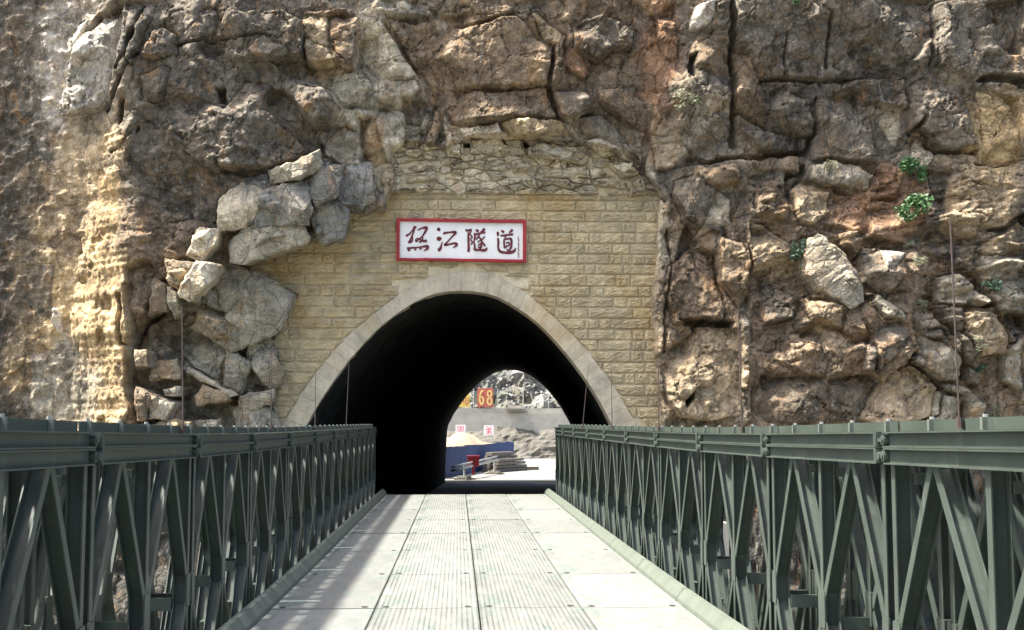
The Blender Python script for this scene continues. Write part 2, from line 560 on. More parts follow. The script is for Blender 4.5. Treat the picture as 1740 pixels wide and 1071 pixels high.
# every rock face that can be told apart: view, outline, step forward (m), colour; dk in the hollows paints in shade
BLOCKS = [
 (1, '440,60 590,0 560,300 480,480 250,520 270,400 340,200', .3, 'pg'), (1, '640,260 690,130 740,110 790,140 800,230', .35, 'dg'), (1, '640,350 730,290 775,300 740,450 640,470', .3, 'dg'),
 (1, '900,200 1010,60 1270,20 1370,90 1380,230 1260,250 1050,250 930,260', .4, 'dg'),
 (1, '640,480 830,420 1000,480 1100,350 1200,350 1250,540 1380,650 1340,700 1200,740 900,770 840,900 640,800 560,700 600,550', .45, 'dg'),
 (1, '1240,420 1300,430 1460,570 1420,640 1370,630 1220,530', -.4, 'gg'), (1, '1280,330 1400,320 1530,470 1480,560 1430,550 1290,410', .6, 'dg'),
 (1, '980,1040 1000,880 1200,780 1440,680 1600,740 1740,880 1660,960 1580,1071 1470,1090 1400,1010 1150,1040', .5, 'sl'),
 (1, '840,780 900,770 1200,800 1120,830 1000,900 980,1000 850,1000', .2, 'dg'), (1, '1000,910 1100,830 1190,870 1170,960 1110,1020 990,1040', .5, 'cr'),
 (1, '1190,870 1380,820 1410,950 1390,1010 1150,1025 1170,960', .6, 'sl'), (1, '1380,820 1470,760 1560,750 1530,880 1440,930 1410,890', .75, 'sl'),
 (1, '1220,760 1330,740 1440,680 1450,760 1360,810 1220,820', .8, 'gg'), (1, '1420,930 1520,900 1580,960 1560,1071 1470,1100 1430,1071', .55, 'sl'), (1, '995,420 1035,420 1045,490 1010,490', -.45, 'dg'),
 (1, '1370,30 1600,20 1600,260 1560,300 1400,270 1380,130', .4, 'br'), (1, '1390,290 1607,310 1607,500 1540,480 1400,320', -.1, 'tn'), (1, '560,0 700,0 640,150 600,300 570,260', .25, 'dg'),
 (1, '1450,600 1560,560 1650,600 1640,760 1560,750 1470,700', .3, 'gg'), (1, '1560,750 1680,740 1700,900 1640,940 1540,900', .55, 'sl'), (1, '1640,910 1740,880 1750,930 1660,960', .5, 'sl'),
 (2, '180,40 300,80 310,150 260,300 170,280 140,60', .5, 'br'), (2, '30,60 140,50 170,280 60,270 40,130', .4, 'tn'), (2, '300,190 430,160 480,200 570,350 380,360 280,310', .15, 'cr'),
 (2, '385,365 550,360 565,400 510,460 490,500 390,470', .28, 'cr'), (2, '150,330 280,320 360,400 370,500 220,490 130,380', .1, 'gg'),
 (2, '410,60 620,40 1000,60 1160,220 1180,370 1000,380 660,400 570,330 480,180', .4, 'br'), (2, '660,400 930,390 1190,380 1210,520 1000,530 920,540 730,545', .38, 'br'),
 (2, '490,600 500,480 600,500 570,610', -.7, 'dg'), (2, '590,660 640,490 690,500 630,660', .35, 'br'), (2, '680,510 790,650 770,700 690,690', .1, 'cr'),
 (2, '390,480 500,500 500,620 470,730 410,720 380,560', .25, 'cr'), (2, '300,540 380,550 410,730 350,760 300,680', .1, 'og'),
 (2, '740,560 930,545 950,590 1050,610 1270,600 1290,630 1110,640 960,620 780,620', .55, 'cr'), (2, '940,540 1210,530 1280,600 1050,610 950,590', .55, 'og'),
 (2, '1060,680 1100,650 1280,680 1340,740 1320,760 1060,720', .45, 'cr'), (2, '1410,740 1540,740 1560,800 1490,820', .4, 'cr'), (2, '1300,630 1500,620 1530,680 1380,670', .45, 'cr'),
 (2, '1190,400 1330,400 1370,490 1250,530 1200,510', .7, 'dg'), (2, '1180,200 1220,190 1260,400 1190,400 1170,330', .4, 'br'), (2, '380,0 560,0 520,40 430,50', -.1, 'cr'),
 (2, '1080,60 1110,50 1230,160 1220,200 1150,190', .2, 'tn'), (2, '1260,80 1400,50 1560,120 1540,200 1450,210 1380,260 1280,210', .5, 'dg'), (2, '1230,200 1290,230 1350,320 1310,350 1220,290', .15, 'ru'),
 (2, '1260,530 1400,520 1480,570 1580,740 1500,660 1300,600', .4, 'dg'), (2, '1380,400 1480,390 1640,470 1620,600 1540,560 1400,470', .35, 'br'), (2, '1650,50 1740,0 1740,250 1700,250 1660,150', .3, 'ru'),
 (2, '620,40 700,90 660,160 640,110', -.25, 'gg'),
 (3, '220,20 310,0 290,100 240,140 200,130', .35, 'pg'), (3, '310,0 385,0 380,120 260,130 290,100', .3, 'dg'), (3, '200,200 260,140 380,160 390,330 320,350 270,310 190,280', .4, 'br'),
 (3, '400,-40 1320,-40 1320,150 1200,280 1190,350 800,350 620,340 520,350 490,230 400,200', .4, 'dg'), (3, '400,200 480,230 540,400 570,560 420,500', .4, 'br'), (3, '580,400 640,370 770,440 780,600 570,570', .4, 'dg'),
 (3, '790,420 970,400 1050,520 1060,720 780,710 790,560', .4, 'dg'), (3, '1050,470 1160,470 1150,600 1120,650 1060,560', -.1, 'cr'), (3, '800,350 1190,340 1200,480 1020,450 950,380 830,390', .5, 'dg'),
 (3, '770,730 960,720 1050,780 1040,840 830,830 760,790', .55, 'gg'), (3, '1220,380 1290,340 1470,380 1490,500 1530,650 1340,680 1220,590', .55, 'dg'), (3, '1210,630 1340,680 1290,760 1260,790 1200,720', 0, 'cr'),
 (3, '1510,400 1700,450 1700,740 1540,740 1530,560', .1, 'og'), (3, '1470,380 1600,390 1700,420 1700,360 1500,360', -.4, 'dk'), (3, '620,790 700,760 680,880 660,1000 600,900', -.5, 'dg'),
 (3, '680,850 730,800 850,860 850,960 780,1000 720,1050 680,960', .4, 'tn'), (3, '860,850 1000,900 1010,1071 870,1000', .15, 'ru'), (3, '1390,830 1480,800 1560,860 1570,980 1480,1060 1340,1040 1350,900', .45, 'tn'),
 (3, '1260,790 1370,790 1340,990 1280,1000', -.3, 'dg'), (3, '150,810 260,790 330,850 380,1071 180,1000 130,880', .4, 'dg'), (3, '230,740 420,740 440,830 330,840 240,790', .45, 'br'),
 (3, '30,650 140,640 210,690 200,750 50,760', .1, 'tn'), (3, '510,800 600,800 640,950 650,1071 500,1000', .35, 'br'), (3, '420,570 740,600 740,680 520,660', .45, 'dk'), (3, '180,280 210,270 200,370 170,350', -.4, 'dk'),
 (3, '450,680 700,690 690,780 500,760', .15, 'br'), (3, '1060,770 1170,800 1150,920 1060,880', .1, 'ru'), (3, '230,1071 400,1000 380,900 330,860', .2, 'cr'), (3, '1330,0 1714,0 1714,230 1560,240 1480,340 1330,300', .3, 'dg'),
 (4, '-80,520 60,560 150,640 155,760 150,960 -80,960', -1.6, 'dk'), (4, '0,330 60,300 120,380 90,520 0,520', -.5, 'dk'),  # gully hollows: shade deepened by the darkest tint
 (4, '230,100 290,30 400,80 410,150 340,180 290,140', -.6, 'br'), (4, '210,370 270,390 300,530 230,450', .35, 'pg'), (4, '70,540 130,480 180,550 100,620', .4, 'tn'), (4, '170,200 290,210 290,450 200,430 130,330', -.5, 'dg'),
 (4, '680,170 750,260 750,380 660,420 610,520 570,380 580,200', .15, 'br'), (4, '150,600 280,570 300,760 260,880 160,880', .2, 'gg'),
 (6, '160,200 220,20 280,90 220,180', -.45, 'dk'), (6, '140,200 280,90 380,130 400,440 180,440 140,330', .35, 'br'), (6, '175,432 410,455 400,475 260,470 255,505 240,470', -.6, 'dk'),
 (6, '130,570 300,470 460,470 480,850 350,880 190,870 150,800 110,600', .4, 'tn'), (6, '390,50 560,90 690,90 560,300 480,380 400,250', .3, 'br'), (6, '480,400 580,410 600,520 490,530', .35, 'dg'),
 (6, '205,800 245,760 240,790 210,830', -.3, 'dk'), (6, '490,650 560,660 560,740 490,730', .3, 'tn'),
 (7, '25,620 190,300 440,210 800,360 770,740 740,1060 100,1060 20,800', .25, 'gg'),
 (7, '590,20 850,0 890,70 880,100 760,130 590,195 520,180 510,100', .8, 'gg'), (7, '290,150 350,20 440,30 430,110 360,180', .55, 'cr'), (7, '180,180 330,195 240,330 190,290', .7, 'tn'),
 (7, '240,340 330,195 440,210 410,280 295,380 250,360', 1.15, 'cr'), (7, '120,280 180,310 185,435 95,450', .4, 'br'), (7, '185,320 245,350 250,440 215,470 190,400', .45, 'gg'),
 (7, '25,620 90,470 190,440 330,440 350,480 215,560 190,640 100,660', -.45, 'br'), (7, '440,215 620,255 700,290 800,360 740,520 690,555 600,590 510,625 430,550 490,450 370,400 300,380 410,280', .35, 'gg'),
 (7, '340,420 480,490 500,570 410,575 330,530', .4, 'tn'), (7, '800,360 858,380 840,470 735,650 720,590 745,500', .12, 'gg'), (7, '510,625 640,570 600,690 560,660', -.3, 'dg'),
 (7, '215,580 300,530 400,580 500,640 450,780 320,740 200,680', .2, 'gg'), (7, '500,640 610,710 560,850 470,820', .45, 'gg'), (7, '640,650 720,660 770,740 750,800 700,830 620,720', .45, 'gg'),
 (7, '300,730 530,860 500,870 300,760', .65, 'cr'), (7, '330,870 370,820 480,850 500,890 340,920', .55, 'tn'), (7, '170,840 250,825 240,870 180,870', .8, 'cr'), (7, '90,910 140,880 215,910 180,990 100,985', .85, 'cr'),
 (7, '80,860 140,870 135,920 80,910', .65, 'tn'), (7, '25,830 80,860 75,980 30,990', .6, 'br'), (7, '105,1020 230,990 290,1005 290,1060 110,1060', 1.0, 'og'), (7, '215,920 270,950 260,990 200,985', .5, 'br'),
 (7, '330,1000 450,990 440,1060 330,1060', .55, 'gg'), (7, '510,930 580,920 700,940 740,1000 740,1060 560,1060', .35, 'gg'), (7, '560,870 720,840 720,900 640,940 560,930', .5, 'gg'),
 (7, '110,700 230,690 250,780 110,790', .5, 'tn'), (7, '20,640 80,640 90,720 30,720', .35, 'tn'), (7, '640,800 700,830 680,870 620,860', -.2, 'dg'),
 (8, '0,10 430,60 760,140 1160,340 1296,480 1296,1040 500,1060 0,1060', .35, 'br'),
 (8, '0,30 180,140 260,300 120,330 0,300', .3, 'tn'), (8, '60,330 250,400 190,500 70,540', .5, 'dg'), (8, '290,120 330,100 440,190 520,320 530,420 465,455 350,370 275,290 270,180', .75, 'gg'),
 (8, '430,100 500,80 530,150 510,220 440,150', .5, 'br'), (8, '530,150 630,150 735,190 740,300 640,420 550,340 540,250', .5, 'dg'), (8, '640,160 730,190 680,290 640,260', .62, 'pg'),
 (8, '260,400 340,370 460,460 440,560 300,510', .45, 'tn'), (8, '460,470 560,420 640,500 650,560 560,640 500,620 440,560', .65, 'br'), (8, '560,380 620,400 760,500 740,520 640,500', .55, 'gg'),
 (8, '640,520 740,520 780,590 730,660 600,760 545,750 560,640', .85, 'dg'), (8, '300,520 440,570 500,630 380,690 330,650 230,610', .1, 'tn'), (8, '120,620 330,650 360,720 340,790 260,790 120,700', .5, 'br'),
 (8, '60,780 340,800 400,960 350,1030 60,1000', .3, 'dk'), (8, '360,800 550,770 620,830 540,960 480,1020 360,1000', .05, 'dk'), (8, '520,990 700,730 910,840 870,980 640,1030', .4, 'tn'),
 (8, '910,850 1030,890 1030,1020 860,1020', .5, 'gg'), (8, '780,460 860,470 960,640 830,600 780,560', .55, 'dg'), (8, '790,590 960,640 1000,720 1000,800 900,800 800,690', .65, 'gg'),
 (8, '760,700 800,680 890,740 880,780', .7, 'gg'), (8, '910,790 1030,830 1130,920 1120,1020 1060,1020 1030,890', .6, 'gg'), (8, '900,440 1010,450 1015,590 940,530', .45, 'dg'),
 (8, '930,530 1020,590 1080,680 1060,740 960,640', .5, 'dg'), (8, '900,300 1000,290 1140,410 1120,450 920,430', .55, 'gg'), (8, '1030,470 1160,480 1225,610 1220,670 1110,680 1040,580', .65, 'tn'),
 (8, '1060,220 1200,200 1296,210 1296,490 1190,480 1140,380', .35, 'gg'), (8, '1040,740 1130,780 1090,840 1040,800', .5, 'dg'), (8, '1210,680 1296,600 1296,860 1210,820', .25, 'gg'),
 (8, '1190,840 1296,860 1296,1020 1180,1020', .15, 'br'), (8, '1070,180 1250,60 1296,120 1296,200 1140,205', .5, 'tn'), (8, '900,20 1000,0 1100,40 1080,110 1000,120 900,80', .5, 'tn'),
 (8, '1100,100 1250,30 1296,10 1296,90 1250,55 1170,100', -.3, 'dk'), (8, '1165,480 1296,500 1296,590 1230,610', -.35, 'dk'),
]
rb = random.Random(4)
SLABS = []
CRACK = np.zeros(X.shape)
for crop, txt, p, col in BLOCKS:
    ox, oy, s = CROPS[crop]
    pix = [(ox + float(a.split(',')[0]) / s, oy + float(a.split(',')[1]) / s) for a in txt.split()]
    cx = sum(a for a, b in pix) / len(pix)
    cy = sum(b for a, b in pix) / len(pix)
    q = P(cx, cy, 35.8)
    hb = float(H0[min(len(zs) - 1, int(np.searchsorted(zs, q.z))), min(len(xs) - 1, int(np.searchsorted(xs, q.x)))])
    poly = [P(a, b, CL_Y - hb - p) for a, b in pix]
    poly = [(a.x, a.z) for a in poly]
    x0, x1 = min(a for a, b in poly) - .7, max(a for a, b in poly) + .7
    z0, z1 = min(b for a, b in poly) - .7, max(b for a, b in poly) + .7
    i0, i1 = np.searchsorted(xs, (x0, x1))
    k0, k1 = np.searchsorted(zs, (z0, z1))
    sl = (slice(k0, k1), slice(i0, i1))
    xx, zz = XW[sl], ZW[sl]
    d = sdf(poly, xx, zz)
    size = max(x1 - x0, z1 - z0) - 1.4
    edge = 0.03 + 0.02 * rb.random()
    t = smooth(d / edge + 0.5)
    mx, mz = (x0 + x1) / 2, (z0 + z1) / 2
    hs = max(size * .5, .2)
    pk = .75 if (p > 0 and crop in (3, 6, 8)) else 1
    th = rb.uniform(0, 2 * math.pi)         # each block: one broken face, one or two edges knocked off
    st = rb.uniform(.03, .30)
    pl = st * ((xx - mx) * math.cos(th) + (zz - mz) * math.sin(th))
    for q in range(2):
        th2 = th + rb.choice((-1, 1)) * rb.uniform(.5, 1.8)
        s2 = rb.uniform(.5, 1.1)
        off = rb.uniform(.12, .42) * hs
        pl = np.minimum(pl, s2 * (off - ((xx - mx) * math.cos(th2) + (zz - mz) * math.sin(th2))))
    tgt = hb + p * pk + np.clip(pl - 0.10 * (zz - mz), -.6, .4) - 0.04 * min(1, size) * np.exp(-np.maximum(d, 0) / .05)
    loose = (crop == 7 and 0.3 < p and size < 3.2) or (crop == 8 and p >= .65) or (crop == 1 and cx > 355 and cy > 250 and p >= .45 and size < 2.2)
    if loose and size > .3:
        gs = 1.13 if crop != 8 else 1.05
        SLABS.append(([(cx + (u - cx) * gs, cy + (w - cy) * gs) for u, w in pix], hb + p * (pk if crop != 8 else .55) - .02 + .10 * rb.random(), col, rb.random()))
        tgt = tgt - .10
    H[sl] = H[sl] * (1 - t) + tgt * t
    CRACK[sl] = np.maximum(CRACK[sl] * (1 - t), smooth(1 - np.abs(d + 0.015) / 0.04) * (.3 + .7 * rb.random()))
    a = (t * (0.80 if col not in ('dk',) else 0.6))[..., None]
    TINT[sl] = TINT[sl] * (1 - a) + np.array(COL[col]) * a * rb.uniform(.85, 1.15)

# open joints traced through the rock
JOINTS = [(1, '430,50 340,160 270,250 255,330 240,480', .10, .8), (1, '560,330 600,270 660,60', .06, .5), (1, '480,490 560,400 640,280', .07, .5), (1, '570,480 555,570', .07, .5), (1, '510,690 560,690 640,600', .05, .35),
          (1, '820,230 940,200 1050,190 1240,180', .04, .25), (2, '410,90 480,190 590,350 650,450 720,540 790,650', .09, .6), (2, '430,50 620,45 760,90 1000,60', .07, .5), (2, '600,375 800,385 1000,380', .07, .45),
          (2, '740,545 920,540', .06, .4), (2, '780,622 950,622 1120,640 1290,628', .07, .5), (2, '1060,722 1330,755', .06, .4), (2, '1180,200 1170,400 1200,520', .06, .4), (2, '1620,600 1600,760 1700,900', .10, .6),
          (3, '392,-30 388,200 400,350 405,650', .09, .6), (3, '520,350 800,352 1190,345', .06, .4), (3, '420,510 560,570', .06, .35), (3, '220,715 420,715 600,690 740,680', .09, .5), (3, '740,700 780,600 785,430', .06, .35),
          (3, '1210,600 1260,540 1220,590 1340,680 1510,690', .08, .5), (3, '1500,745 1690,745', .05, .35), (3, '1320,0 1310,160 1290,300', .05, .3), (3, '640,150 635,330', .04, .25), (3, '830,60 825,300', .05, .3),
          (3, '1040,900 1150,900', .05, .3), (6, '160,20 165,200 150,330 140,560', .05, .4), (6, '770,330 960,375 1030,560', .06, .4), (8, '350,370 465,455 540,420', .07, .5), (8, '440,570 545,650 540,750', .07, .5),
          (8, '740,690 680,750 700,730 780,760 910,840', .08, .5), (8, '910,845 870,980 800,1000', .05, .35), (8, '1010,445 1100,460 1140,445', .06, .4), (8, '1165,480 1230,640 1280,600', .06, .4), (8, '860,420 960,640 1000,800', .06, .4),
          (7, '20,620 70,500 180,430', .06, .4), (7, '200,640 330,740 520,860', .04, .25), (7, '310,820 320,1000', .05, .4), (7, '190,870 330,900 520,880', .05, .35), (4, '0,300 30,260 60,180', .07, .4), (4, '560,330 575,550 610,560', .05, .35)]
for crop, txt, w, dep in JOINTS:
    ox, oy, s = CROPS[crop]
    pts = [P(ox + float(a.split(',')[0]) / s, oy + float(a.split(',')[1]) / s, 35.4) for a in txt.split()]
    x0, x1 = min(a.x for a in pts) - .5, max(a.x for a in pts) + .5
    z0, z1 = min(a.z for a in pts) - .5, max(a.z for a in pts) + .5
    i0, i1 = np.searchsorted(xs, (x0, x1))
    k0, k1 = np.searchsorted(zs, (z0, z1))
    sl = (slice(k0, k1), slice(i0, i1))
    xx, zz = X[sl] + wx[sl] * .8, Z[sl] + wz[sl] * .8
    d = np.full(xx.shape, 9.0)
    for a, b in zip(pts[:-1], pts[1:]):
        ex, ez = b.x - a.x, b.z - a.z
        tt = np.clip(((xx - a.x) * ex + (zz - a.z) * ez) / (ex * ex + ez * ez + 1e-9), 0, 1)
        d = np.minimum(d, np.hypot(xx - a.x - ex * tt, zz - a.z - ez * tt))
    var = 0.6 + 0.8 * np.clip(fbm(xx * 1.7, zz * 1.7, 333, 3) + .4, 0, 1)
    H[sl] -= dep * smooth(1.3 - d / (w * var))

# broken relief on top: large, medium and small facets, each following the joint directions of its side of the cliff
ang = np.where(X > 8, -0.6, np.where(X < -5, 0.35, 0.05)) * smooth((9.5 - Z) / 6)
ca, sa = np.cos(ang), np.sin(ang)
U, V = X * ca - Z * sa, X * sa + Z * ca
# the weathered tan buttress is smoother and pitted
butt = smooth(1.3 - np.hypot((X - P(160, 0, 35).x) / 1.9, (Z - P(0, 560, 35).z) / 5.5))
rough = 1 - 0.80 * butt
w2x = wx * 1.2 + 0.05 * fbm(X * 5, Z * 5, 9, 3)
w2z = wz * 1.2 + 0.05 * fbm(X * 5, Z * 5, 19, 3)
f1, e1, r1 = facets((U + 2 * w2x) / 1.5, (V + 2 * w2z) / 1.1, 100, 0.7)
f2, e2, r2 = facets((U + w2x) / 0.62, (V + w2z) / 0.45, 200, 0.9)
f3, e3, r3 = facets((U + w2x) / 0.24, (V + w2z) / 0.17, 300, 1.0)
broken = np.clip(0.7 + 0.9 * fbm(X * 0.4, Z * 0.4, 777, 3), 0.15, 1)
rot = lambda q: (U * math.cos(q) - V * math.sin(q) + 1.2 * w2x, U * math.sin(q) + V * math.cos(q) + 1.2 * w2z)
sh = 0
for wl, am, q, sd in ((2.6, .62, .3, 11), (1.2, .38, 1.4, 12), (.55, .21, 2.3, 13), (.27, .12, .9, 14), (.14, .06, 1.9, 15)):
    uu, vv = rot(q)
    k = 1 if wl > .6 else broken
    sh = sh + am * k * shards(uu / wl, vv / wl * 1.3, 900 + sd)
H += rough * (sh + 0.10 * f1 + 0.08 * f2 * broken + 0.03 * f3 * broken)
H -= rough * (0.10 * smooth(1 - e2 / 0.08) * (r2 > 0.55) * broken + 0.10 * smooth(1 - e1 / 0.04) * (r1 > .4))
H -= 0.10 * CRACK
H += 0.03 * fbm(X * 1.6, Z * 1.6, 400, 6, 0.5) + 0.010 * fbm(X * 6, Z * 5, 500, 4, 0.6, True)
H += butt * (0.10 * fbm(X * 2.2, Z * 0.45, 640, 5, .6) + 0.03 * fbm(X * 7, Z * 4, 650, 4, .6))
pit, pe, pr = facets(X / 0.33 + w2x * 3, Z / 0.40 + w2z * 3, 600, 0)
H -= butt * 0.22 * smooth((pr - 0.80) * 8) * smooth(pe / 0.45)
TINT *= (1 + 0.45 * (r2 - .5) + 0.30 * (r1 - .5) + 0.35 * (r3 - .5))[..., None]
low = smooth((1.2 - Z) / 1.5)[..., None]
TINT = TINT * (1 - low) + np.array((.075, .072, .058)) * low  # low rock darkened in colour, standing in for shade behind the truss gaps
# rough quarried rock leans back above and steps out below the frame
H -= 0.02 * np.maximum(Z - 14.5, 0) ** 1.2
TINT = np.clip(TINT, 0.03, 0.75)

# where the masonry front stands the rock surface lies behind it
FAC_PX = [(668, 262), (700, 245), (760, 256), (800, 238), (860, 240), (960, 244), (1040, 262), (1080, 296), (1100, 305), (1117, 330), (1115, 420), (1106, 520), (1110, 600), (1118, 680),
          (1128, 900), (440, 900), (466, 735), (470, 700), (462, 640), (478, 605), (468, 580), (488, 545), (503, 520), (509, 500), (470, 478), (418, 456), (470, 424), (530, 410), (560, 413), (580, 400), (586, 366), (655, 364), (660, 340), (674, 312)]
FAC = [(P(a, b, FACADE_Y).x, P(a, b, FACADE_Y).z) for a, b in FAC_PX]
dF = sdf(FAC, X + 0.35 * wx, Z + 0.35 * wz)
tF = smooth((dF + 0.03) / 0.05)
H = np.where(dF < 0, np.maximum(H, 0.62 + 0.1 * fbm(X * 3, Z * 3, 61, 3)) * smooth(-dF / .02) + H * (1 - smooth(-dF / .02)), H)
H = H * (1 - tF) + (-0.35) * tF

IN_PX = [(515, 740), (521.6, 722), (538, 692), (560, 658), (592, 614), (629, 572), (655, 548), (680.5, 529), (706, 513), (732, 501), (755, 496), (779, 494.6), (803, 495.5), (826.6, 499),
         (848, 506), (869.5, 518), (892, 532), (912.5, 548), (934, 569), (955.5, 593), (978, 621), (998.4, 649), (1020, 684), (1039, 721), (1047, 740)]
EX_PX = [(470, 742), (481, 722), (502, 686), (526, 649), (553, 614), (582, 580.5), (614, 551), (646, 525), (677, 502), (706, 482), (741, 467), (783.6, 461), (806, 461.5), (826.6, 464),
         (848, 471), (869.5, 482), (892, 497), (912.5, 514), (934, 532), (955.5, 552.6), (978, 574.5), (998, 598), (1020, 625), (1041, 653.6), (1062, 688), (1080, 720), (1090, 742)]
INTR = [(P(a, b, FACADE_Y).x, P(a, b, FACADE_Y).z) for a, b in IN_PX]
EXTR = [(P(a, b, FACADE_Y).x, P(a, b, FACADE_Y).z) for a, b in EX_PX]
ZB = -4.3
cxA = (INTR[0][0] + INTR[-1][0]) / 2
holeP = [(cxA + (a - cxA) * 1.05, b + 0.15) for a, b in INTR]
holeP = [(holeP[0][0], -13)] + holeP + [(holeP[-1][0], -13)]

nz_, nx_ = X.shape
Yc = CL_Y - H
co = np.stack([X, Yc, Z], -1).reshape(-1, 3)
idx = np.arange(nz_ * nx_).reshape(nz_, nx_)
quads = np.stack([idx[:-1, :-1], idx[:-1, 1:], idx[1:, 1:], idx[1:, :-1]], -1).reshape(-1, 4)
mxs = (X[:-1, :-1] + X[1:, 1:]) / 2
mzs = (Z[:-1, :-1] + Z[1:, 1:]) / 2
keep = (sdf(holeP, mxs, mzs) < 0).reshape(-1)
quads = quads[keep]
cm = bpy.data.meshes.new('cliff')
cm.vertices.add(len(co))
cm.vertices.foreach_set('co', co.astype(np.float32).ravel())
cm.loops.add(quads.size)
cm.loops.foreach_set('vertex_index', quads.astype(np.int32).ravel())
cm.polygons.add(len(quads))
cm.polygons.foreach_set('loop_start', np.arange(0, quads.size, 4, dtype=np.int32))
cm.polygons.foreach_set('use_smooth', np.ones(len(quads), dtype=bool))
cm.update(calc_edges=True)
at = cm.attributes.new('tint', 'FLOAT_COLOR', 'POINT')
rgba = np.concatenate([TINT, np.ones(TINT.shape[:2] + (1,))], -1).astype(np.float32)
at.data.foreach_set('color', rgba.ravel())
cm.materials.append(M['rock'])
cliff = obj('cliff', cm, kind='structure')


def cliff_point(px, py):
    y = 35.5
    for _ in range(5):
        p = P(px, py, y)
        y = CL_Y - float(H[min(nz_ - 1, int(np.searchsorted(zs, p.z))), min(nx_ - 1, int(np.searchsorted(xs, p.x)))])
    return P(px, py, y)


# loose and half-detached blocks: solid pieces with broken faces
def slab_mesh(pix, hh, col, seed):
    r = random.Random(seed)
    yf = CL_Y - hh
    pts = []
    n = len(pix)
    for i in range(n):
        a, q = pix[i], pix[(i + 1) % n]
        k = max(1, int(math.hypot(q[0] - a[0], q[1] - a[1]) / 8))
        for t in range(k):
            u = t / k
            jx = r.uniform(-2.4, 2.4) if t else 0
            pts.append((a[0] + (q[0] - a[0]) * u + jx, a[1] + (q[1] - a[1]) * u + r.uniform(-2.4, 2.4) * (t > 0)))
    W = [P(x, y, yf) for x, y in pts]
    bm = bmesh.new()
    vs = [bm.verts.new(w) for w in W]
    f = bm.faces.new(vs)
    f.normal_update()
    if f.normal.y > 0:
        f.normal_flip()
    mx, mz = sum(w.x for w in W) / len(W), sum(w.z for w in W) / len(W)
    ex = max(max(w.x for w in W) - min(w.x for w in W), max(w.z for w in W) - min(w.z for w in W))
    ret = bmesh.ops.inset_individual(bm, faces=[f], thickness=min(.05, ex * .05), use_even_offset=True)
    bmesh.ops.triangulate(bm, faces=bm.faces[:], quad_method='BEAUTY', ngon_method='BEAUTY')
    long = [e_ for e_ in bm.edges if e_.calc_length() > .35]
    bmesh.ops.subdivide_edges(bm, edges=long, cuts=1, use_grid_fill=False)
    bmesh.ops.triangulate(bm, faces=bm.faces[:])
    long = [e_ for e_ in bm.edges if e_.calc_length() > .22]
    bmesh.ops.subdivide_edges(bm, edges=long, cuts=1, use_grid_fill=False)
    bmesh.ops.triangulate(bm, faces=bm.faces[:])
    th = r.uniform(0, 6.28)
    st = r.uniform(.05, .28)
    cuts = [(th + r.choice((-1, 1)) * r.uniform(.6, 2.2), r.uniform(.4, .9), r.uniform(.08, .30) * ex) for _ in range(3)]
    cuts.append((math.pi / 2 * r.uniform(.8, 1.2), r.uniform(.4, .9), r.uniform(.12, .3) * ex))     # tops are knocked back, the foot overhangs
    rim = [v_ for v_ in bm.verts if v_.is_boundary]
    for v_ in bm.verts:
        dx, dz = v_.co.x - mx, v_.co.z - mz
        h_ = st * (dx * math.cos(th) + dz * math.sin(th))
        for t2, s2, off in cuts:
            h_ = min(h_, s2 * (off - dx * math.cos(t2) - dz * math.sin(t2)))
        h_ = max(-.5, min(.25, h_)) + r.uniform(-.030, .030) - (.05 if v_.is_boundary else 0)
        v_.co.y = yf - h_
    edges = [e_ for e_ in bm.edges if e_.is_boundary]
    ret = bmesh.ops.extrude_edge_only(bm, edges=edges)
    for g in ret['geom']:
        if isinstance(g, bmesh.types.BMVert):
            g.co.y += .85
            g.co.x += (mx - g.co.x) * .12
            g.co.z += (mz - g.co.z) * .12
    bmesh.ops.recalc_face_normals(bm, faces=bm.faces[:])
    m = bpy.data.meshes.new('rock_slab')
    bm.to_mesh(m)
    bm.free()
    m.materials.append(M['rock'])
    at_ = m.attributes.new('tint', 'FLOAT_COLOR', 'POINT')
    cv = np.empty(len(m.vertices) * 3, dtype=np.float32)
    m.vertices.foreach_get('co', cv)
    cv = cv.reshape(-1, 3)
    k = r.uniform(.85, 1.15)
    mixv = smooth(.5 + .9 * fbm(cv[:, 0] * .9, cv[:, 2] * .9, 31, 4))[:, None] * .55
    colv = np.array(COL[col]) * k * (1 - mixv) + np.array(COL['br' if pix[0][0] > 1200 else 'gg']) * .8 * mixv
    at_.data.foreach_set('color', np.concatenate([colv, np.ones((len(cv), 1))], -1).astype(np.float32).ravel())
    return m


for i, (pix, hh, col, sd) in enumerate(SLABS):
    obj('rock_slab', slab_mesh(pix, hh, col, sd), cliff)
print('slabs', len(SLABS))

# ------------------------------------------------------------------ gorge, abutment, tunnel
def grid_sheet(name, x0, x1, y0, y1, nx, ny, zf, mat, **props):
    v, f = [], []
    for j in range(ny + 1):
        for i in range(nx + 1):
            x, y = x0 + (x1 - x0) * i / nx, y0 + (y1 - y0) * j / ny
            v.append((x, y, zf(x, y)))
    for j in range(ny):
        for i in range(nx):
            a = j * (nx + 1) + i
            f.append((a, a + 1, a + nx + 2, a + nx + 1))
    return obj(name, mesh(name, v, f, [mat], True), **props)


rg = random.Random(3)
ph = [rg.uniform(0, 6) for _ in range(8)]
grid_sheet('gorge_floor', -160, 160, -220, 36.0, 64, 64,
           lambda x, y: -13.2 + 0.5 * math.sin(x * .31 + ph[0]) * math.sin(y * .27 + ph[1]) + 0.25 * math.sin(x * .9 + y * .7)
           - 3.0 * math.exp(-((y - 4) / 9) ** 2), M['dark_ground'], kind='structure')
wm = Mat('green_river_water', 0.12)
wm.color((0.05, 0.085, 0.07))
wm.bump(wm.noise(wm.coord((1, 2.5, 1)), 0.8, 4, 0.6), 0.4, 0.1)
grid_sheet('river', -160, 160, -7, 15, 2, 2, lambda x, y: -14.3, wm.m, kind='structure')

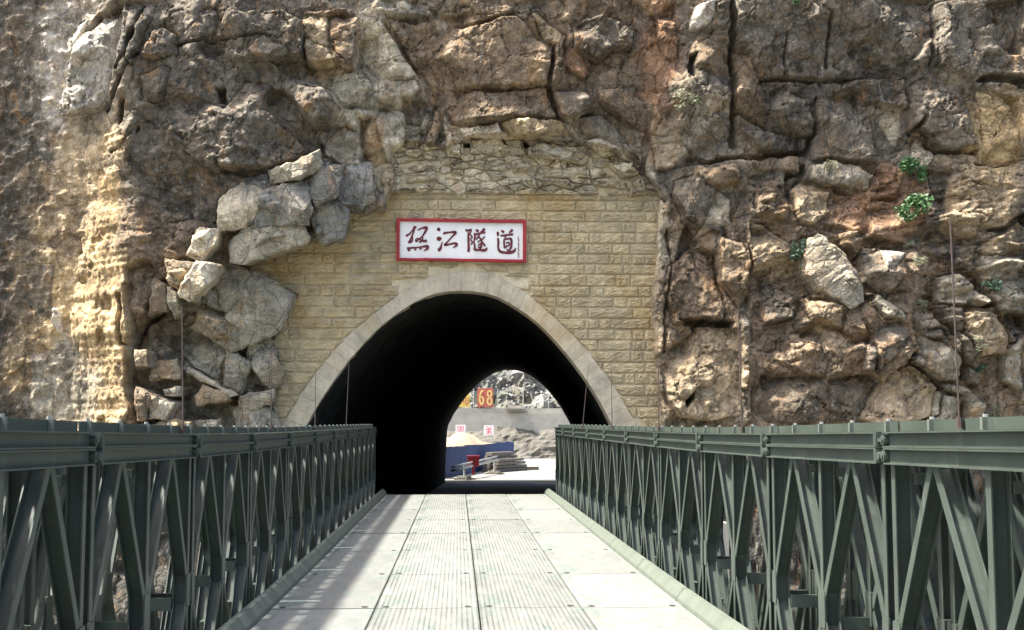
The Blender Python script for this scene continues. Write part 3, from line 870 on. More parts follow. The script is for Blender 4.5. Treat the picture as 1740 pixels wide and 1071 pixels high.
FAR_Y = 92.0
AX = 3.55 / (FAR_Y - FACADE_Y)          # sideways drift of the tunnel per metre
GZ = EYE - 4.05                          # level of the road behind the mountain

mb = MB()
mb.box(-6.6, 7.2, 34.9, 36.9, -13.5, -0.78)
mb.box(-6.6, 7.2, 36.05, 36.9, -0.78, -0.30)
obj('bridge_abutment', mb.mesh('bridge_abutment', [M['concrete']]), label='concrete abutment block carrying the far end of the bridge below the arch', category='abutment')

portal = obj('tunnel_portal', None, loc=(cxA, FACADE_Y, -0.3), label='yellow stone masonry tunnel front with pointed arch set into the cliff', category='tunnel portal')
PO = Vector(portal.location)


def under(o, parent=None):
    """keep world coordinates of a part below the portal"""
    o.parent = portal
    o.matrix_parent_inverse = Matrix.Translation(-PO)
    return o


def resample(pts, n):
    L = [0]
    for a, b in zip(pts[:-1], pts[1:]):
        L.append(L[-1] + math.hypot(b[0] - a[0], b[1] - a[1]))
    out = []
    for k in range(n + 1):
        s = L[-1] * k / n
        i = 0
        while i < len(L) - 2 and L[i + 1] < s:
            i += 1
        t = (s - L[i]) / max(1e-9, L[i + 1] - L[i])
        out.append((pts[i][0] + (pts[i + 1][0] - pts[i][0]) * t, pts[i][1] + (pts[i + 1][1] - pts[i][1]) * t))
    return out


# wall core behind the facing stones (its face is the mortar)
cxE = (EXTR[0][0] + EXTR[-1][0]) / 2
inner = [(cxE + (a - cxE) * .97, b - .06) for a, b in EXTR]
inner = resample([(inner[0][0], -0.3)] + inner + [(inner[-1][0], -0.3)], 90)
v, f = [], []
for i, (a, b) in enumerate(inner):
    dx_, dz_ = a - cxE, max(b - 0.5, -.0)
    if b <= 0.5:
        dz_ = 0
    tx = ((6.1 if dx_ > 0 else -6.6) - cxE) / dx_ if abs(dx_) > 1e-6 else 99
    tz = (9.6 - .5) / dz_ if dz_ > 1e-6 else 99
    t = min(tx, tz)
    oz = b if dz_ == 0 else .5 + dz_ * t
    for y_ in (FACADE_Y + .022, FACADE_Y + .6):
        v += [(a, y_, b), (cxE + dx_ * t, y_, oz)]
for i in range(len(inner) - 1):
    k = 4 * i
    f += [(k, k + 4, k + 5, k + 1), (k + 2, k + 3, k + 7, k + 6), (k, k + 2, k + 6, k + 4), (k + 1, k + 5, k + 7, k + 3)]
under(obj('wall_core', mesh('wall_core', v, f, [M['mortar']])))


def clip(poly, px, pz, nx, nz):
    """keep the side of the line where (p - (px,pz)).n > 0"""
    out = []
    n = len(poly)
    for i in range(n):
        a, b = poly[i], poly[(i + 1) % n]
        da = (a[0] - px) * nx + (a[1] - pz) * nz
        db = (b[0] - px) * nx + (b[1] - pz) * nz
        if da >= 0:
            out.append(a)
        if da * db < 0:
            t = da / (da - db)
            out.append((a[0] + (b[0] - a[0]) * t, a[1] + (b[1] - a[1]) * t))
    return out


def inside(poly, x, z):
    c = False
    j = len(poly) - 1
    for i in range(len(poly)):
        if (poly[i][1] > z) != (poly[j][1] > z) and x < (poly[j][0] - poly[i][0]) * (z - poly[i][1]) / (poly[j][1] - poly[i][1]) + poly[i][0]:
            c = not c
        j = i
    return c


def pdist(poly, x, z):
    return float(sdf(poly, np.array([x]), np.array([z]))[0])


def stone_mesh(poly, yf, proud, rnd, rag=0.0, name='stone', step=0.16):
    x0, x1 = min(a for a, b in poly), max(a for a, b in poly)
    z0, z1 = min(b for a, b in poly), max(b for a, b in poly)
    cx, cz, w, h = (x0 + x1) / 2, (z0 + z1) / 2, x1 - x0, z1 - z0
    pts = []
    n = len(poly)
    for i in range(n):
        a, b = poly[i], poly[(i + 1) % n]
        k = max(1, int(round(math.hypot(b[0] - a[0], b[1] - a[1]) / step)))
        for q in range(k):
            t = q / k
            pts.append((a[0] + (b[0] - a[0]) * t, a[1] + (b[1] - a[1]) * t))
    m = len(pts)
    jit = [(rnd.uniform(-rag, rag), rnd.uniform(-rag, rag)) for _ in pts]
    v, f = [], []
    for ins, dep, amp in ((0.0, 0.09, 0), (0.008, -0.35 * proud, .2), (0.030, -0.8 * proud, .7), (min(.075, h * .25), -1.0 * proud, 1.0), (min(.12, h * .38), -1.05 * proud, 1.0)):
        sx, sz = max(.2, (w - 2 * ins) / w), max(.2, (h - 2 * ins) / h)
        for (a, b), (ja, jb) in zip(pts, jit):
            v.append((cx + (a + ja - cx) * sx, yf + dep + amp * proud * rnd.uniform(-.5, .5), cz + (b + jb - cz) * sz))
    for r in range(4):
        for i in range(m):
            f.append((r * m + i, r * m + (i + 1) % m, (r + 1) * m + (i + 1) % m, (r + 1) * m + i))
    # close the face along its length
    k = 4 * m
    v.append((cx - w * .22, yf - proud * rnd.uniform(.8, 1.3), cz))
    v.append((cx + w * .22, yf - proud * rnd.uniform(.8, 1.3), cz))
    A, B = len(v) - 2, len(v) - 1
    own = [A if v[k + i][0] < cx else B for i in range(m)]
    for i in range(m):
        j = (i + 1) % m
        if own[i] == own[j]:
            f.append((k + i, k + j, own[i]))
        else:
            f.append((k + i, k + j, own[j], own[i]))
    return v, f


SIGN_PX = (673, 371, 896, 446)
s0 = P(SIGN_PX[0], SIGN_PX[1], FACADE_Y)
s1 = P(SIGN_PX[2], SIGN_PX[3], FACADE_Y)
rs = random.Random(21)
EXC = [(cxE + (a - cxE), b) for a, b in EXTR]
EXP = [(EXC[0][0], -3)] + EXC + [(EXC[-1][0], -3)]
ztop = P(870, 331, FACADE_Y).z
z = 0.15
nst = 0
while z < ztop - 0.1:
    hgt = min(rs.uniform(0.285, 0.335), ztop - z)
    if ztop - z - hgt < 0.15:
        hgt = ztop - z
    x = -6.4 + rs.uniform(0, .6)
    big = rs.random() < .5
    while x < 5.95:
        w = rs.uniform(.75, 1.35) if big else rs.uniform(.28, .5)
        big = (not big) if rs.random() < .75 else big
        w = min(w, 5.98 - x)
        if w < .12:
            break
        g = 0.011
        poly = [(x + g, z + g), (x + w - g, z + g), (x + w - g, z + hgt - g), (x + g, z + hgt - g)]
        mxx, mzz = x + w / 2, z + hgt / 2
        x += w
        if pdist(FAC, mxx, mzz) < -0.45 - w / 2 * (mxx < -3):
            continue
        if s0.x + .1 < poly[0][0] and poly[1][0] < s1.x - .1 and s1.z + .05 < z and z + hgt < s0.z - .05:
            continue
        if pdist(EXP, mxx, mzz) > -w * .75:
            # cut the stone to the back of the arch ring
            for i in range(len(EXP) - 1):
                a, b = EXP[i], EXP[i + 1]
                ln = math.hypot(b[0] - a[0], b[1] - a[1])
                nxn, nzn = -(b[1] - a[1]) / ln, (b[0] - a[0]) / ln
                if min(abs(mxx - (a[0] + b[0]) / 2), 9) < w / 2 + ln * .6 and abs(mzz - (a[1] + b[1]) / 2) < hgt / 2 + ln * .6:
                    poly = clip(poly, a[0] + nxn * .015, a[1] + nzn * .015, nxn, nzn)
                    if len(poly) < 3:
                        break
            if len(poly) < 3:
                continue
            ar = 0.5 * abs(sum(poly[i][0] * poly[(i + 1) % len(poly)][1] - poly[(i + 1) % len(poly)][0] * poly[i][1] for i in range(len(poly))))
            if ar < .006 or max(p_[1] for p_ in poly) - min(p_[1] for p_ in poly) < .05 or inside(EXP, sum(p_[0] for p_ in poly) / len(poly), sum(p_[1] for p_ in poly) / len(poly)):
                continue
        v, f = stone_mesh(poly, FACADE_Y, rs.uniform(.036, .070), rs, .010, step=.10)
        under(obj('stone', mesh('stone', v, f, [M['ashlar']], False)))
        nst += 1
    z += hgt
print('stones', nst)

# rubble between the dressed wall and the overhang: irregular stones, some large slabs in front
ru0, ru1 = P(668, 331, FACADE_Y), P(1112, 331, FACADE_Y)
zt = P(870, 234, FACADE_Y).z
slabs = []
for txt, pr in (('1060,680 1110,655 1280,680 1340,735 1320,758 1060,718', .34), ('1410,745 1540,740 1562,800 1490,818', .36), ('800,640 930,630 985,690 950,702 800,705', .16), ('1300,645 1480,640 1520,700 1400,720', .24),
                ('520,770 600,730 640,760 570,790', .14), ('500,800 640,780 660,820 510,835', .14), ('950,640 1040,640 1050,710 990,715', .2), ('1100,770 1330,760 1290,815 1130,810', .12), ('980,740 1050,725 1080,770 1000,790', .2),
                ('1350,820 1460,810 1500,860 1360,850', .2), ('1500,830 1580,815 1600,880 1530,900', .26), ('690,640 770,660 780,730 700,720', .22)):
    pts = []
    for t in txt.split():
        q = P(500 + float(t.split(',')[0]) / 2.677, float(t.split(',')[1]) / 2.677, FACADE_Y)
        pts.append((q.x, q.z))
    if sum(pts[i][0] * pts[(i + 1) % len(pts)][1] - pts[(i + 1) % len(pts)][0] * pts[i][1] for i in range(len(pts))) < 0:
        pts = pts[::-1]
    slabs.append(pts)
    v, f = stone_mesh(pts, FACADE_Y - .05, pr, rs, .02, step=.14)
    under(obj('rubble_stone', mesh('rubble_stone', v, f, [M['rubble']], False)))
seeds = []
tries = 0
while len(seeds) < 120 and tries < 6000:
    tries += 1
    q = (rs.uniform(ru0.x - .3, ru1.x + .2), rs.uniform(ztop, zt))
    rad = rs.choice((.26, .36, .5))
    if pdist(FAC, *q) > -.3 and all(math.hypot((q[0] - s[0]) * .55, (q[1] - s[1]) * 1.35) > .62 * rad for s in seeds):
        seeds.append(q)
for q in seeds:
    poly = [(q[0] - .8, max(ztop + .01, q[1] - .4)), (q[0] + .8, max(ztop + .01, q[1] - .4)), (q[0] + .8, q[1] + .4), (q[0] - .8, q[1] + .4)]
    for s in seeds:
        if s != q and abs(s[0] - q[0]) < 1.7 and abs(s[1] - q[1]) < .9:
            nx, nz = (q[0] - s[0]) * .3, (q[1] - s[1]) * 1.8
            ln = math.hypot(nx, nz)
            poly = clip(poly, (q[0] + s[0]) / 2 + nx / ln * .012, (q[1] + s[1]) / 2 + nz / ln * .012, nx, nz)
    if len(poly) < 3 or any(inside(s, *q) for s in slabs):
        continue
    v, f = stone_mesh(poly, FACADE_Y - .02, rs.choice((.03, .06, .1, .16)) * rs.uniform(.8, 1.2), rs, .018, step=.12)
    under(obj('rubble_stone', mesh('rubble_stone', v, f, [M['rubble']], False)))


NV = 46
jz = -0.28
ia = [(INTR[0][0] - .10, jz)] + INTR + [(INTR[-1][0] + .10, jz)]
ea = [(EXTR[0][0] - .45, jz)] + EXTR + [(EXTR[-1][0] + .45, jz)]
I_, E_ = resample(ia, NV), resample(ea, NV)
for k in range(NV):
    a, b, c, d = I_[k], I_[k + 1], E_[k + 1], E_[k]
    mx_, mz_ = (a[0] + b[0] + c[0] + d[0]) / 4, (a[1] + b[1] + c[1] + d[1]) / 4
    sh = lambda p, s: (mx_ + (p[0] - mx_) * s, mz_ + (p[1] - mz_) * s)
    q0 = [sh(p_, .997) for p_ in (a, b, c, d)]
    pr = rs.uniform(.038, .048)
    q1 = [sh(p_, .972) for p_ in q0]
    v = [(x_, FACADE_Y + .7, z_) for x_, z_ in q0] + [(x_, FACADE_Y - pr + .008, z_) for x_, z_ in q0] + [(x_, FACADE_Y - pr, z_) for x_, z_ in q1]
    f = []
    for r in (0, 4):
        f += [(r + i, r + (i + 1) % 4, r + 4 + (i + 1) % 4, r + 4 + i) for i in range(4)]
    f += [(8, 9, 10, 11), (3, 2, 1, 0)]
    under(obj('voussoir', mesh('voussoir', v, f, [M['ring']])))

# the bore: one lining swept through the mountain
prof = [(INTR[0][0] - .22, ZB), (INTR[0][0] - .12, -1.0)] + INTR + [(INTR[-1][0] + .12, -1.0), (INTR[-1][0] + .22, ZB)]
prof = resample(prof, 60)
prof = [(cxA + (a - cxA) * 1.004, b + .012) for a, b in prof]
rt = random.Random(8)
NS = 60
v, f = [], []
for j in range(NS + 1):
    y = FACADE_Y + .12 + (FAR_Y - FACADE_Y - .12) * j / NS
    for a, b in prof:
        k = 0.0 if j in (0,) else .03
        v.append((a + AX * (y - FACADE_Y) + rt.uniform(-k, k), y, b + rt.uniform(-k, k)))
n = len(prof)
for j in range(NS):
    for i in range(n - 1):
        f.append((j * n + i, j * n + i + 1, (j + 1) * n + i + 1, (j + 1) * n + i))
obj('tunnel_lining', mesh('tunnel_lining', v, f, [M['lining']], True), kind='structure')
# far mouth: a slab of mountain round the opening
v = [(a + AX * (FAR_Y - FACADE_Y), FAR_Y, b) for a, b in prof]
out = [(-40, ZB)] + [(-40, 30)] * 0 + []
vo_ = []
for a, b in prof:
    dx_, dz_ = a - cxA, b - 0.0
    r_ = math.hypot(dx_, dz_)
    vo_.append((a + AX * (FAR_Y - FACADE_Y) + dx_ / r_ * 22, FAR_Y + .5, b + max(dz_, -.5) / r_ * 18))
f = [(i, i + 1, n + i + 1, n + i) for i in range(n - 1)]
obj('mountain_back', mesh('mountain_back', v + vo_, f, [M['dark_ground']], False), kind='structure')

# tunnel floor: ramp down from the deck, then level to the road outside
v, f = [], []
ys = [35.1, 36.5, 40, 46, 52, 58, 62, 70, 80, 91.9]
for y in ys:
    z_ = -0.05 - min(1, max(0, (y - 35.1) / 24.0)) * (-GZ - 0.05)
    sx = AX * (y - FACADE_Y)
    for x_ in (-5.0, -2.5, 0, 2.5, 5.0):
        if y < 36.6:
            x_ *= .93
        v.append((x_ + sx + cxA, y, z_ - .03 * abs(x_)))
for j in range(len(ys) - 1):
    for i in range(4):
        a = j * 5 + i
        f.append((a, a + 1, a + 6, a + 5))
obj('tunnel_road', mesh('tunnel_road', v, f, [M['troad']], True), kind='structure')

# ------------------------------------------------------------------ name board over the arch
M['sign_white'] = simple('white_sign_paint', (0.82, 0.80, 0.75), 0.75, var=0.10, scale=1.6, bump=0.15)
M['sign_red'] = simple('red_frame_paint', (0.30, 0.012, 0.016), 0.65, var=0.3, scale=4, bump=0.2)
M['ink'] = simple('dark_red_lettering', (0.115, 0.006, 0.012), 0.6, var=0.55, scale=9, bump=0)
SY = FACADE_Y - 0.15
K = 6.444


def S(cx_, cy_, y=SY):
    p = P(650 + cx_ / K, 350 + cy_ / K, FACADE_Y - .1)
    return (p.x, y, p.z)


board = obj('name_board', None, loc=((s0.x + s1.x) / 2, FACADE_Y, s1.z), label='white name board with red frame and four dark red characters above the arch', category='sign')
BO = Vector(board.location)


def onboard(o):
    o.parent = board
    o.matrix_parent_inverse = Matrix.Translation(-BO)
    return o


cor = [(155, 140), (1570, 160), (1572, 622), (152, 600)]
inn = [(190, 172), (1537, 192), (1535, 592), (187, 574)]
v = [S(*c, SY + .02) for c in inn] + [S(*c, SY + .16) for c in inn]
onboard(obj('panel', mesh('panel', v, [(0, 1, 2, 3), (7, 6, 5, 4), (0, 4, 5, 1), (1, 5, 6, 2), (2, 6, 7, 3), (3, 7, 4, 0)], [M['sign_white']])))
rf = random.Random(2)
for k in range(4):
    a, b, c, d = cor[k], cor[(k + 1) % 4], inn[(k + 1) % 4], inn[k]
    n = 18 if k % 2 == 0 else 8
    v, f = [], []
    for i in range(n + 1):
        t = i / n
        o_ = (a[0] + (b[0] - a[0]) * t, a[1] + (b[1] - a[1]) * t)
        i_ = (d[0] + (c[0] - d[0]) * t, d[1] + (c[1] - d[1]) * t)
        jo = [rf.uniform(-2.5, 2.5) if 0 < i < n else 0 for _ in range(4)]
        o2 = (o_[0] + jo[0], o_[1] + jo[1])
        i2 = (i_[0] + jo[2], i_[1] + jo[3])
        v += [S(*o2, SY + .22), S(*o2, SY - .055), S(*i2, SY - .055), S(*i2, SY + .22)]
    for i in range(n):
        for q in range(4):
            f.append((i * 4 + q, i * 4 + (q + 1) % 4, i * 4 + 4 + (q + 1) % 4, i * 4 + 4 + q))
    f += [(3, 2, 1, 0), tuple(n * 4 + q for q in range(4))]
    onboard(obj('frame_rail', mesh('frame_rail', v, f, [M['sign_red']])))

# brush strokes: points with brush width, in the board's own enlarged units
CHARS = [
 [[(255, 335, 22), (300, 305, 15), (335, 262, 14), (352, 238, 26), (372, 242, 14)], [(350, 245, 20), (335, 300, 14), (312, 360, 16), (290, 412, 26)], [(280, 400, 24), (320, 395, 14), (330, 350, 10), (318, 318, 9)],
  [(385, 268, 12), (430, 248, 16), (480, 240, 24), (474, 275, 22), (440, 330, 14), (395, 372, 13), (368, 392, 14), (366, 368, 10), (395, 356, 12)], [(400, 356, 12), (424, 376, 16), (452, 388, 22), (488, 384, 24)],
  [(440, 335, 12), (436, 372, 12), (404, 404, 22)], [(268, 470, 24), (320, 462, 16), (400, 456, 14), (460, 446, 18), (492, 446, 26), (490, 470, 22), (452, 496, 8)], [(285, 470, 16), (292, 500, 26)], [(352, 470, 12), (366, 488, 22)], [(408, 462, 12), (424, 478, 22)]],
 [[(598, 250, 20), (618, 262, 30), (606, 278, 10)], [(596, 350, 22), (620, 362, 40), (645, 352, 14)], [(608, 492, 30), (632, 470, 26), (645, 430, 14), (656, 395, 7)],
  [(664, 312, 14), (682, 300, 20), (740, 292, 16), (795, 290, 24), (792, 308, 20), (750, 352, 14), (708, 400, 15), (684, 430, 22), (720, 426, 16), (780, 412, 18), (808, 420, 28), (806, 440, 18), (766, 462, 6)]],
 [[(906, 268, 24), (940, 272, 18), (968, 264, 18), (962, 296, 12), (938, 338, 10)], [(940, 285, 14), (940, 360, 20), (942, 440, 20), (944, 480, 24), (934, 506, 20)], [(958, 312, 10), (980, 345, 14), (962, 372, 10), (984, 402, 14), (962, 428, 8)],
  [(1020, 262, 16), (1050, 284, 28)], [(1118, 250, 26), (1096, 276, 18), (1072, 292, 12)], [(1010, 318, 20), (1060, 304, 16), (1124, 290, 22)], [(1066, 304, 14), (1048, 340, 14), (1026, 372, 12)],
  [(1046, 332, 14), (1078, 372, 16), (1084, 420, 16), (1070, 462, 20), (1046, 446, 10)], [(1064, 380, 12), (1040, 402, 12)], [(1076, 410, 12), (1044, 436, 12)], [(1084, 380, 10), (1118, 338, 16)], [(1088, 392, 12), (1108, 420, 16), (1122, 442, 22)],
  [(1006, 296, 12), (1012, 350, 18), (1000, 392, 12), (1010, 440, 16), (1010, 480, 20), (1060, 484, 20), (1120, 488, 24), (1146, 458, 10)]],
 [[(1256, 286, 16), (1264, 310, 22), (1258, 336, 10)], [(1262, 352, 18), (1268, 400, 20), (1266, 460, 18), (1286, 500, 24), (1340, 514, 22), (1400, 512, 28), (1440, 496, 24), (1456, 462, 8)], [(1300, 272, 16), (1330, 294, 26)], [(1424, 262, 24), (1404, 282, 20), (1384, 298, 10)],
  [(1290, 330, 16), (1350, 322, 16), (1430, 314, 22)], [(1352, 324, 12), (1336, 356, 14)], [(1332, 362, 16), (1330, 410, 16), (1334, 470, 14)], [(1336, 368, 14), (1380, 362, 16), (1406, 366, 22), (1412, 410, 18), (1404, 462, 18), (1378, 492, 14), (1360, 476, 10)],
  [(1350, 412, 12), (1376, 404, 14), (1390, 420, 14), (1376, 442, 12), (1352, 440, 10), (1352, 466, 12)], [(1374, 480, 18), (1384, 500, 24)]],
 [[(1482 + 4 * (-1) ** i, 338 + 26 * i, 7), (1490 - 3 * (-1) ** i, 352 + 26 * i, 8), (1484, 358 + 26 * i, 6)] for i in range(9)],
]


def catmull(pts, n=5):
    out = []
    for i in range(len(pts) - 1):
        p0, p1, p2, p3 = pts[max(i - 1, 0)], pts[i], pts[i + 1], pts[min(i + 2, len(pts) - 1)]
        for k in range(n):
            t = k / n
            out.append(tuple(0.5 * (2 * b + (c - a) * t + (2 * a - 5 * b + 4 * c - d) * t * t + (3 * b - a - 3 * c + d) * t ** 3) for a, b, c, d in zip(p0, p1, p2, p3)))
    out.append(pts[-1])
    return out


def brush(strokes, place, y0, k=.78):
    mb = MB()
    for si, st in enumerate(strokes):
        pts = catmull(st)
        L, Rr = [], []
        for i, (x, y, w) in enumerate(pts):
            a, b = pts[max(i - 1, 0)], pts[min(i + 1, len(pts) - 1)]
            dx, dy = b[0] - a[0], b[1] - a[1]
            ln = math.hypot(dx, dy) or 1
            w = max(w, 3) * k * .5 * (.55 if i in (0, len(pts) - 1) else 1)
            L.append((x - dy / ln * w, y + dx / ln * w))
            Rr.append((x + dy / ln * w, y - dx / ln * w))
        yf = y0 - .012 - .0007 * si
        m = len(pts)
        v = [place(*p_, yf) for p_ in L] + [place(*p_, yf) for p_ in Rr] + [place(*p_, y0 + .01) for p_ in L] + [place(*p_, y0 + .01) for p_ in Rr]
        f = []
        for i in range(m - 1):
            f += [(i, i + 1, m + i + 1, m + i), (i, 2 * m + i, 2 * m + i + 1, i + 1), (m + i, m + i + 1, 3 * m + i + 1, 3 * m + i)]
        f += [(0, m, 3 * m, 2 * m), (m - 1, 3 * m - 1, 4 * m - 1, 2 * m - 1)]
        mb.add(v, f)
    return mb


for i, ch in enumerate(CHARS):
    nm = 'character' if i < 4 else 'small_inscription'
    onboard(obj(nm, brush(ch, S, SY + .02, 1.25 if i < 4 else 1.0).mesh(nm, [M['ink']])))

# ------------------------------------------------------------------ bridge
BAY = 3.048
Y0 = 7.95 - 3 * BAY
NB = 12
BC = 0.22                      # centre line of the bridge
camber = lambda y: 0.0 if y > 17 else 0.0085 * (17 - y) ** 1.0 * min(1, max(.25, (17 - y) / 11)) * 1.05
JY = [Y0 + BAY * k for k in range(NB + 1)]
JZ = [camber(y) if y > 2 else camber(2) for y in JY]
bridge = obj('panel_bridge', None, loc=(BC, JY[-1], -0.7), label='green steel panel truss bridge with plated deck leading into the tunnel', category='bridge')
BR = Vector(bridge.location)
ZT, ZM, ZL = 1.565, 0.50, -0.60          # underside of top chord, middle node, top of bottom chord
gm, gp = M['green'], M['green_pale']


def local(p):
    return Vector(p) - BR


def member(mb, p0, p1, w=.065, d=.104, x0=.048):
    """rolled channel lying in the plane of the truss, web across the truss"""
    p0, p1 = Vector((0, *p0)), Vector((0, *p1))
    dr = (p1 - p0).normalized()
    side = Vector((0, -dr.z, dr.y))
    if side.y > 0:
        side = -side
    mb.extrude([(a, b - w * .5) for a, b in channel(d, w, .008)], p0 + Vector((x0 + d / 2, 0, 0)), p1 + Vector((x0 + d / 2, 0, 0)), (1, 0, 0), side)


def chord(mb, y0, y1, z0, z1):
    w = z1 - z0
    for xo, sg in ((.048, -1), (.152, 1)):
        mb.extrude([(a, b) for a, b in channel(w, .048, .009)], (xo, y0, (z0 + z1) / 2), (xo, y1, (z0 + z1) / 2), (0, 0, 1), (sg, 0, 0))


DZ = .0975
def panel_chord(name, z0_, z1_):
    mb = MB()
    chord(mb, .07, BAY - .07, z0_, z1_)
    zc = (z0_ + z1_) / 2
    mb.box(.03, .17, .012, .085, zc - .04, zc + .04)
    mb.box(.05, .15, BAY - .085, BAY - .012, zc - .036, zc + .036)
    mb.cyl((-.012, -.0, zc), (.21, -.0, zc), .026, n=10)
    return mb.mesh(name, [gm])


panel_m = panel_chord('truss_panel', ZT, ZT + DZ)
lower_m = panel_chord('bottom_chord', ZL - DZ, ZL)
DG = []
for yt, ya, yb in ((.762, .13, 1.47), (2.286, 1.578, BAY - .13)):
    for zt, zn in ((ZT, ZM + .10), (ZL, ZM - .10)):
        for ye in (ya, yb):
            s_ = .03 if ye > yt else -.03
            m1 = MB()
            member(m1, (yt + s_, zt), (ye, zn))
            DG.append(m1.mesh('diagonal', [gm]))
VT = []
for yv in (.095, 1.524, BAY - .095):
    m1 = MB()
    member(m1, (yv, ZL), (yv, ZT))
    VT.append(m1.mesh('vertical', [gm]))
GS = []
for yv in (.10, 1.524, BAY - .10):
    m1 = MB()
    hw = .055 if yv in (.10, BAY - .10) else .075
    m1.extrude([(-hw, -.13), (hw, -.13), (hw * 1.1, -.10), (hw * 1.1, .10), (hw, .13), (-hw, .13), (-hw * 1.1, .10), (-hw * 1.1, -.10)], (.040, yv, ZM), (.052, yv, ZM), (0, 1, 0), (0, 0, 1))
    m1.extrude([(-hw, -.13), (hw, -.13), (hw, .13), (-hw, .13)], (.150, yv, ZM), (.160, yv, ZM), (0, 1, 0), (0, 0, 1))
    m1.box(.052, .150, yv - .006, yv + .006, ZM - .12, ZM + .12)
    GS.append(m1.mesh('gusset_plate', [gm]))
RF = []
for z0_, z1_ in ((ZT + DZ + .004, ZT + 2 * DZ), (ZL - 2 * DZ, ZL - DZ - .004)):
    mb = MB()
    chord(mb, .055, BAY - .055, z0_, z1_)
    for y_ in (.02, BAY - .055):
        mb.box(.055, .145, y_, y_ + .036, z0_ + .006, z1_ - .006)
    RF.append(mb.mesh('reinforcing_chord', [gm]))
# joint clamps: a rounded bolt housing and a shackle at every bay
CLP = []
for zc in (ZT + DZ * .5, ZT + DZ * 1.5):
    mb = MB()
    mb.box(.004, .05, -.05, .085, zc - .012, zc + .012)
    mb.box(.004, .05, .045, .085, zc - .042, zc + .042)
    mb.cyl((.0, .065, zc - .040), (.0, .065, zc + .040), .016, n=10)
    mb.cyl((.002, -.045, zc), (.05, -.045, zc), .034, n=12)
    mb.cyl((-.006, -.045, zc), (.002, -.045, zc), .018, n=8)
    CLP.append(mb.mesh('joint_clamp', [gm]))
rail_z = ZT + 2 * DZ
mb = MB()
mb.extrude(channel(.062, .035, .006), (.125, .02, rail_z + .034), (.125, BAY - .02, rail_z + .034), (0, 0, 1), (1, 0, 0))
rail_m = mb.mesh('top_rail', [gm])
mb = MB()
mb.box(.100, .162, -.016, .016, rail_z + .003, rail_z + .069)
mb.cyl((.125, 0, rail_z + .068), (.125, 0, rail_z + .084), .014, n=6, mi=1)
spacer_m = mb.mesh('spacer', [gp, M['bolt']])
BRC = []
for yv in (.16, 1.524, BAY - .16):
    for z0_, z1_ in ((ZM - .16, ZM - .06), (ZT - .12, ZT - .06)):
        mb = MB()
        mb.box(.16, .385, yv - .03, yv + .03, z0_, z1_)
        BRC.append(mb.mesh('cross_brace', [gm]))
for ya, yb in ((.16, 1.524), (1.524, BAY - .16)):
    mb = MB()
    mb.extrude([(-.02, -.02), (.02, -.02), (.02, .02), (-.02, .02)], (.2, ya, ZM - .1), (.36, yb, ZM - .55), (0, 1, 0), (0, 0, 1))
    BRC.append(mb.mesh('sway_brace', [gm]))
# outer truss: chords and web in one part
ob = MB()
chord(ob, .03, BAY - .03, ZT, ZT + 2 * DZ)
chord(ob, .03, BAY - .03, ZL - 2 * DZ, ZL)
for yt, ya, yb in ((.762, .13, 1.47), (2.286, 1.578, BAY - .13)):
    for zt, zn in ((ZT, ZM), (ZL, ZM)):
        for ye in (ya, yb):
            member(ob, (yt, zt), (ye, zn))
for yv in (.095, 1.524, BAY - .095):
    member(ob, (yv, ZL), (yv, ZT))
    ob.box(.04, .16, yv - .07, yv + .07, ZM - .12, ZM + .12)
outer_m = ob.mesh('outer_truss_panel', [gm])


def mirrored(m):
    c = m.copy()
    n = len(c.vertices)
    a = np.empty(n * 3, dtype=np.float32)
    c.vertices.foreach_get('co', a)
    a[0::3] *= -1
    c.vertices.foreach_set('co', a)
    c.flip_normals()
    c.update()
    return c


HALF = 2.36
for sg in (1, -1):
    mm = (lambda m: m) if sg == 1 else mirrored
    pm, lm_, rlm, spm, om = map(mm, (panel_m, lower_m, rail_m, spacer_m, outer_m))
    rms, cms, brs = [mm(a) for a in RF], [mm(a) for a in CLP], [mm(a) for a in BRC]
    dgm, vtm, gsm = [mm(a) for a in DG], [mm(a) for a in VT], [mm(a) for a in GS]
    for k in range(NB):
        rot = (math.atan2(JZ[k + 1] - JZ[k], BAY), 0, 0)
        loc = local((BC + sg * HALF, JY[k], JZ[k]))
        pn = obj('truss_panel', pm, bridge, loc, rot)
        obj('bottom_chord', lm_, pn)
        for a in dgm:
            obj('diagonal', a, pn)
        for a in vtm:
            obj('vertical', a, pn)
        for a in gsm:
            obj('gusset_plate', a, pn)
        for a in rms:
            obj('reinforcing_chord', a, bridge, loc, rot)
        for a in cms:
            obj('joint_clamp', a, bridge, loc, rot)
        for a in brs:
            obj(a.name.split('.')[0], a, bridge, loc, rot)
        tr = obj('top_rail', rlm, bridge, loc, rot)
        for q in range(4):
            obj('spacer', spm, tr, (0, .19 + .762 * q, 0))
        for dx in (.34, .68):  # third row added and rows set close to fill out the deck shadow
            obj('outer_truss_panel', om, bridge, local((BC + sg * (HALF + dx), JY[k], JZ[k])), rot)

# deck: four rows of steel plates
PW, PL = 1.05, BAY
DY0 = 13.5 - 5 * BAY


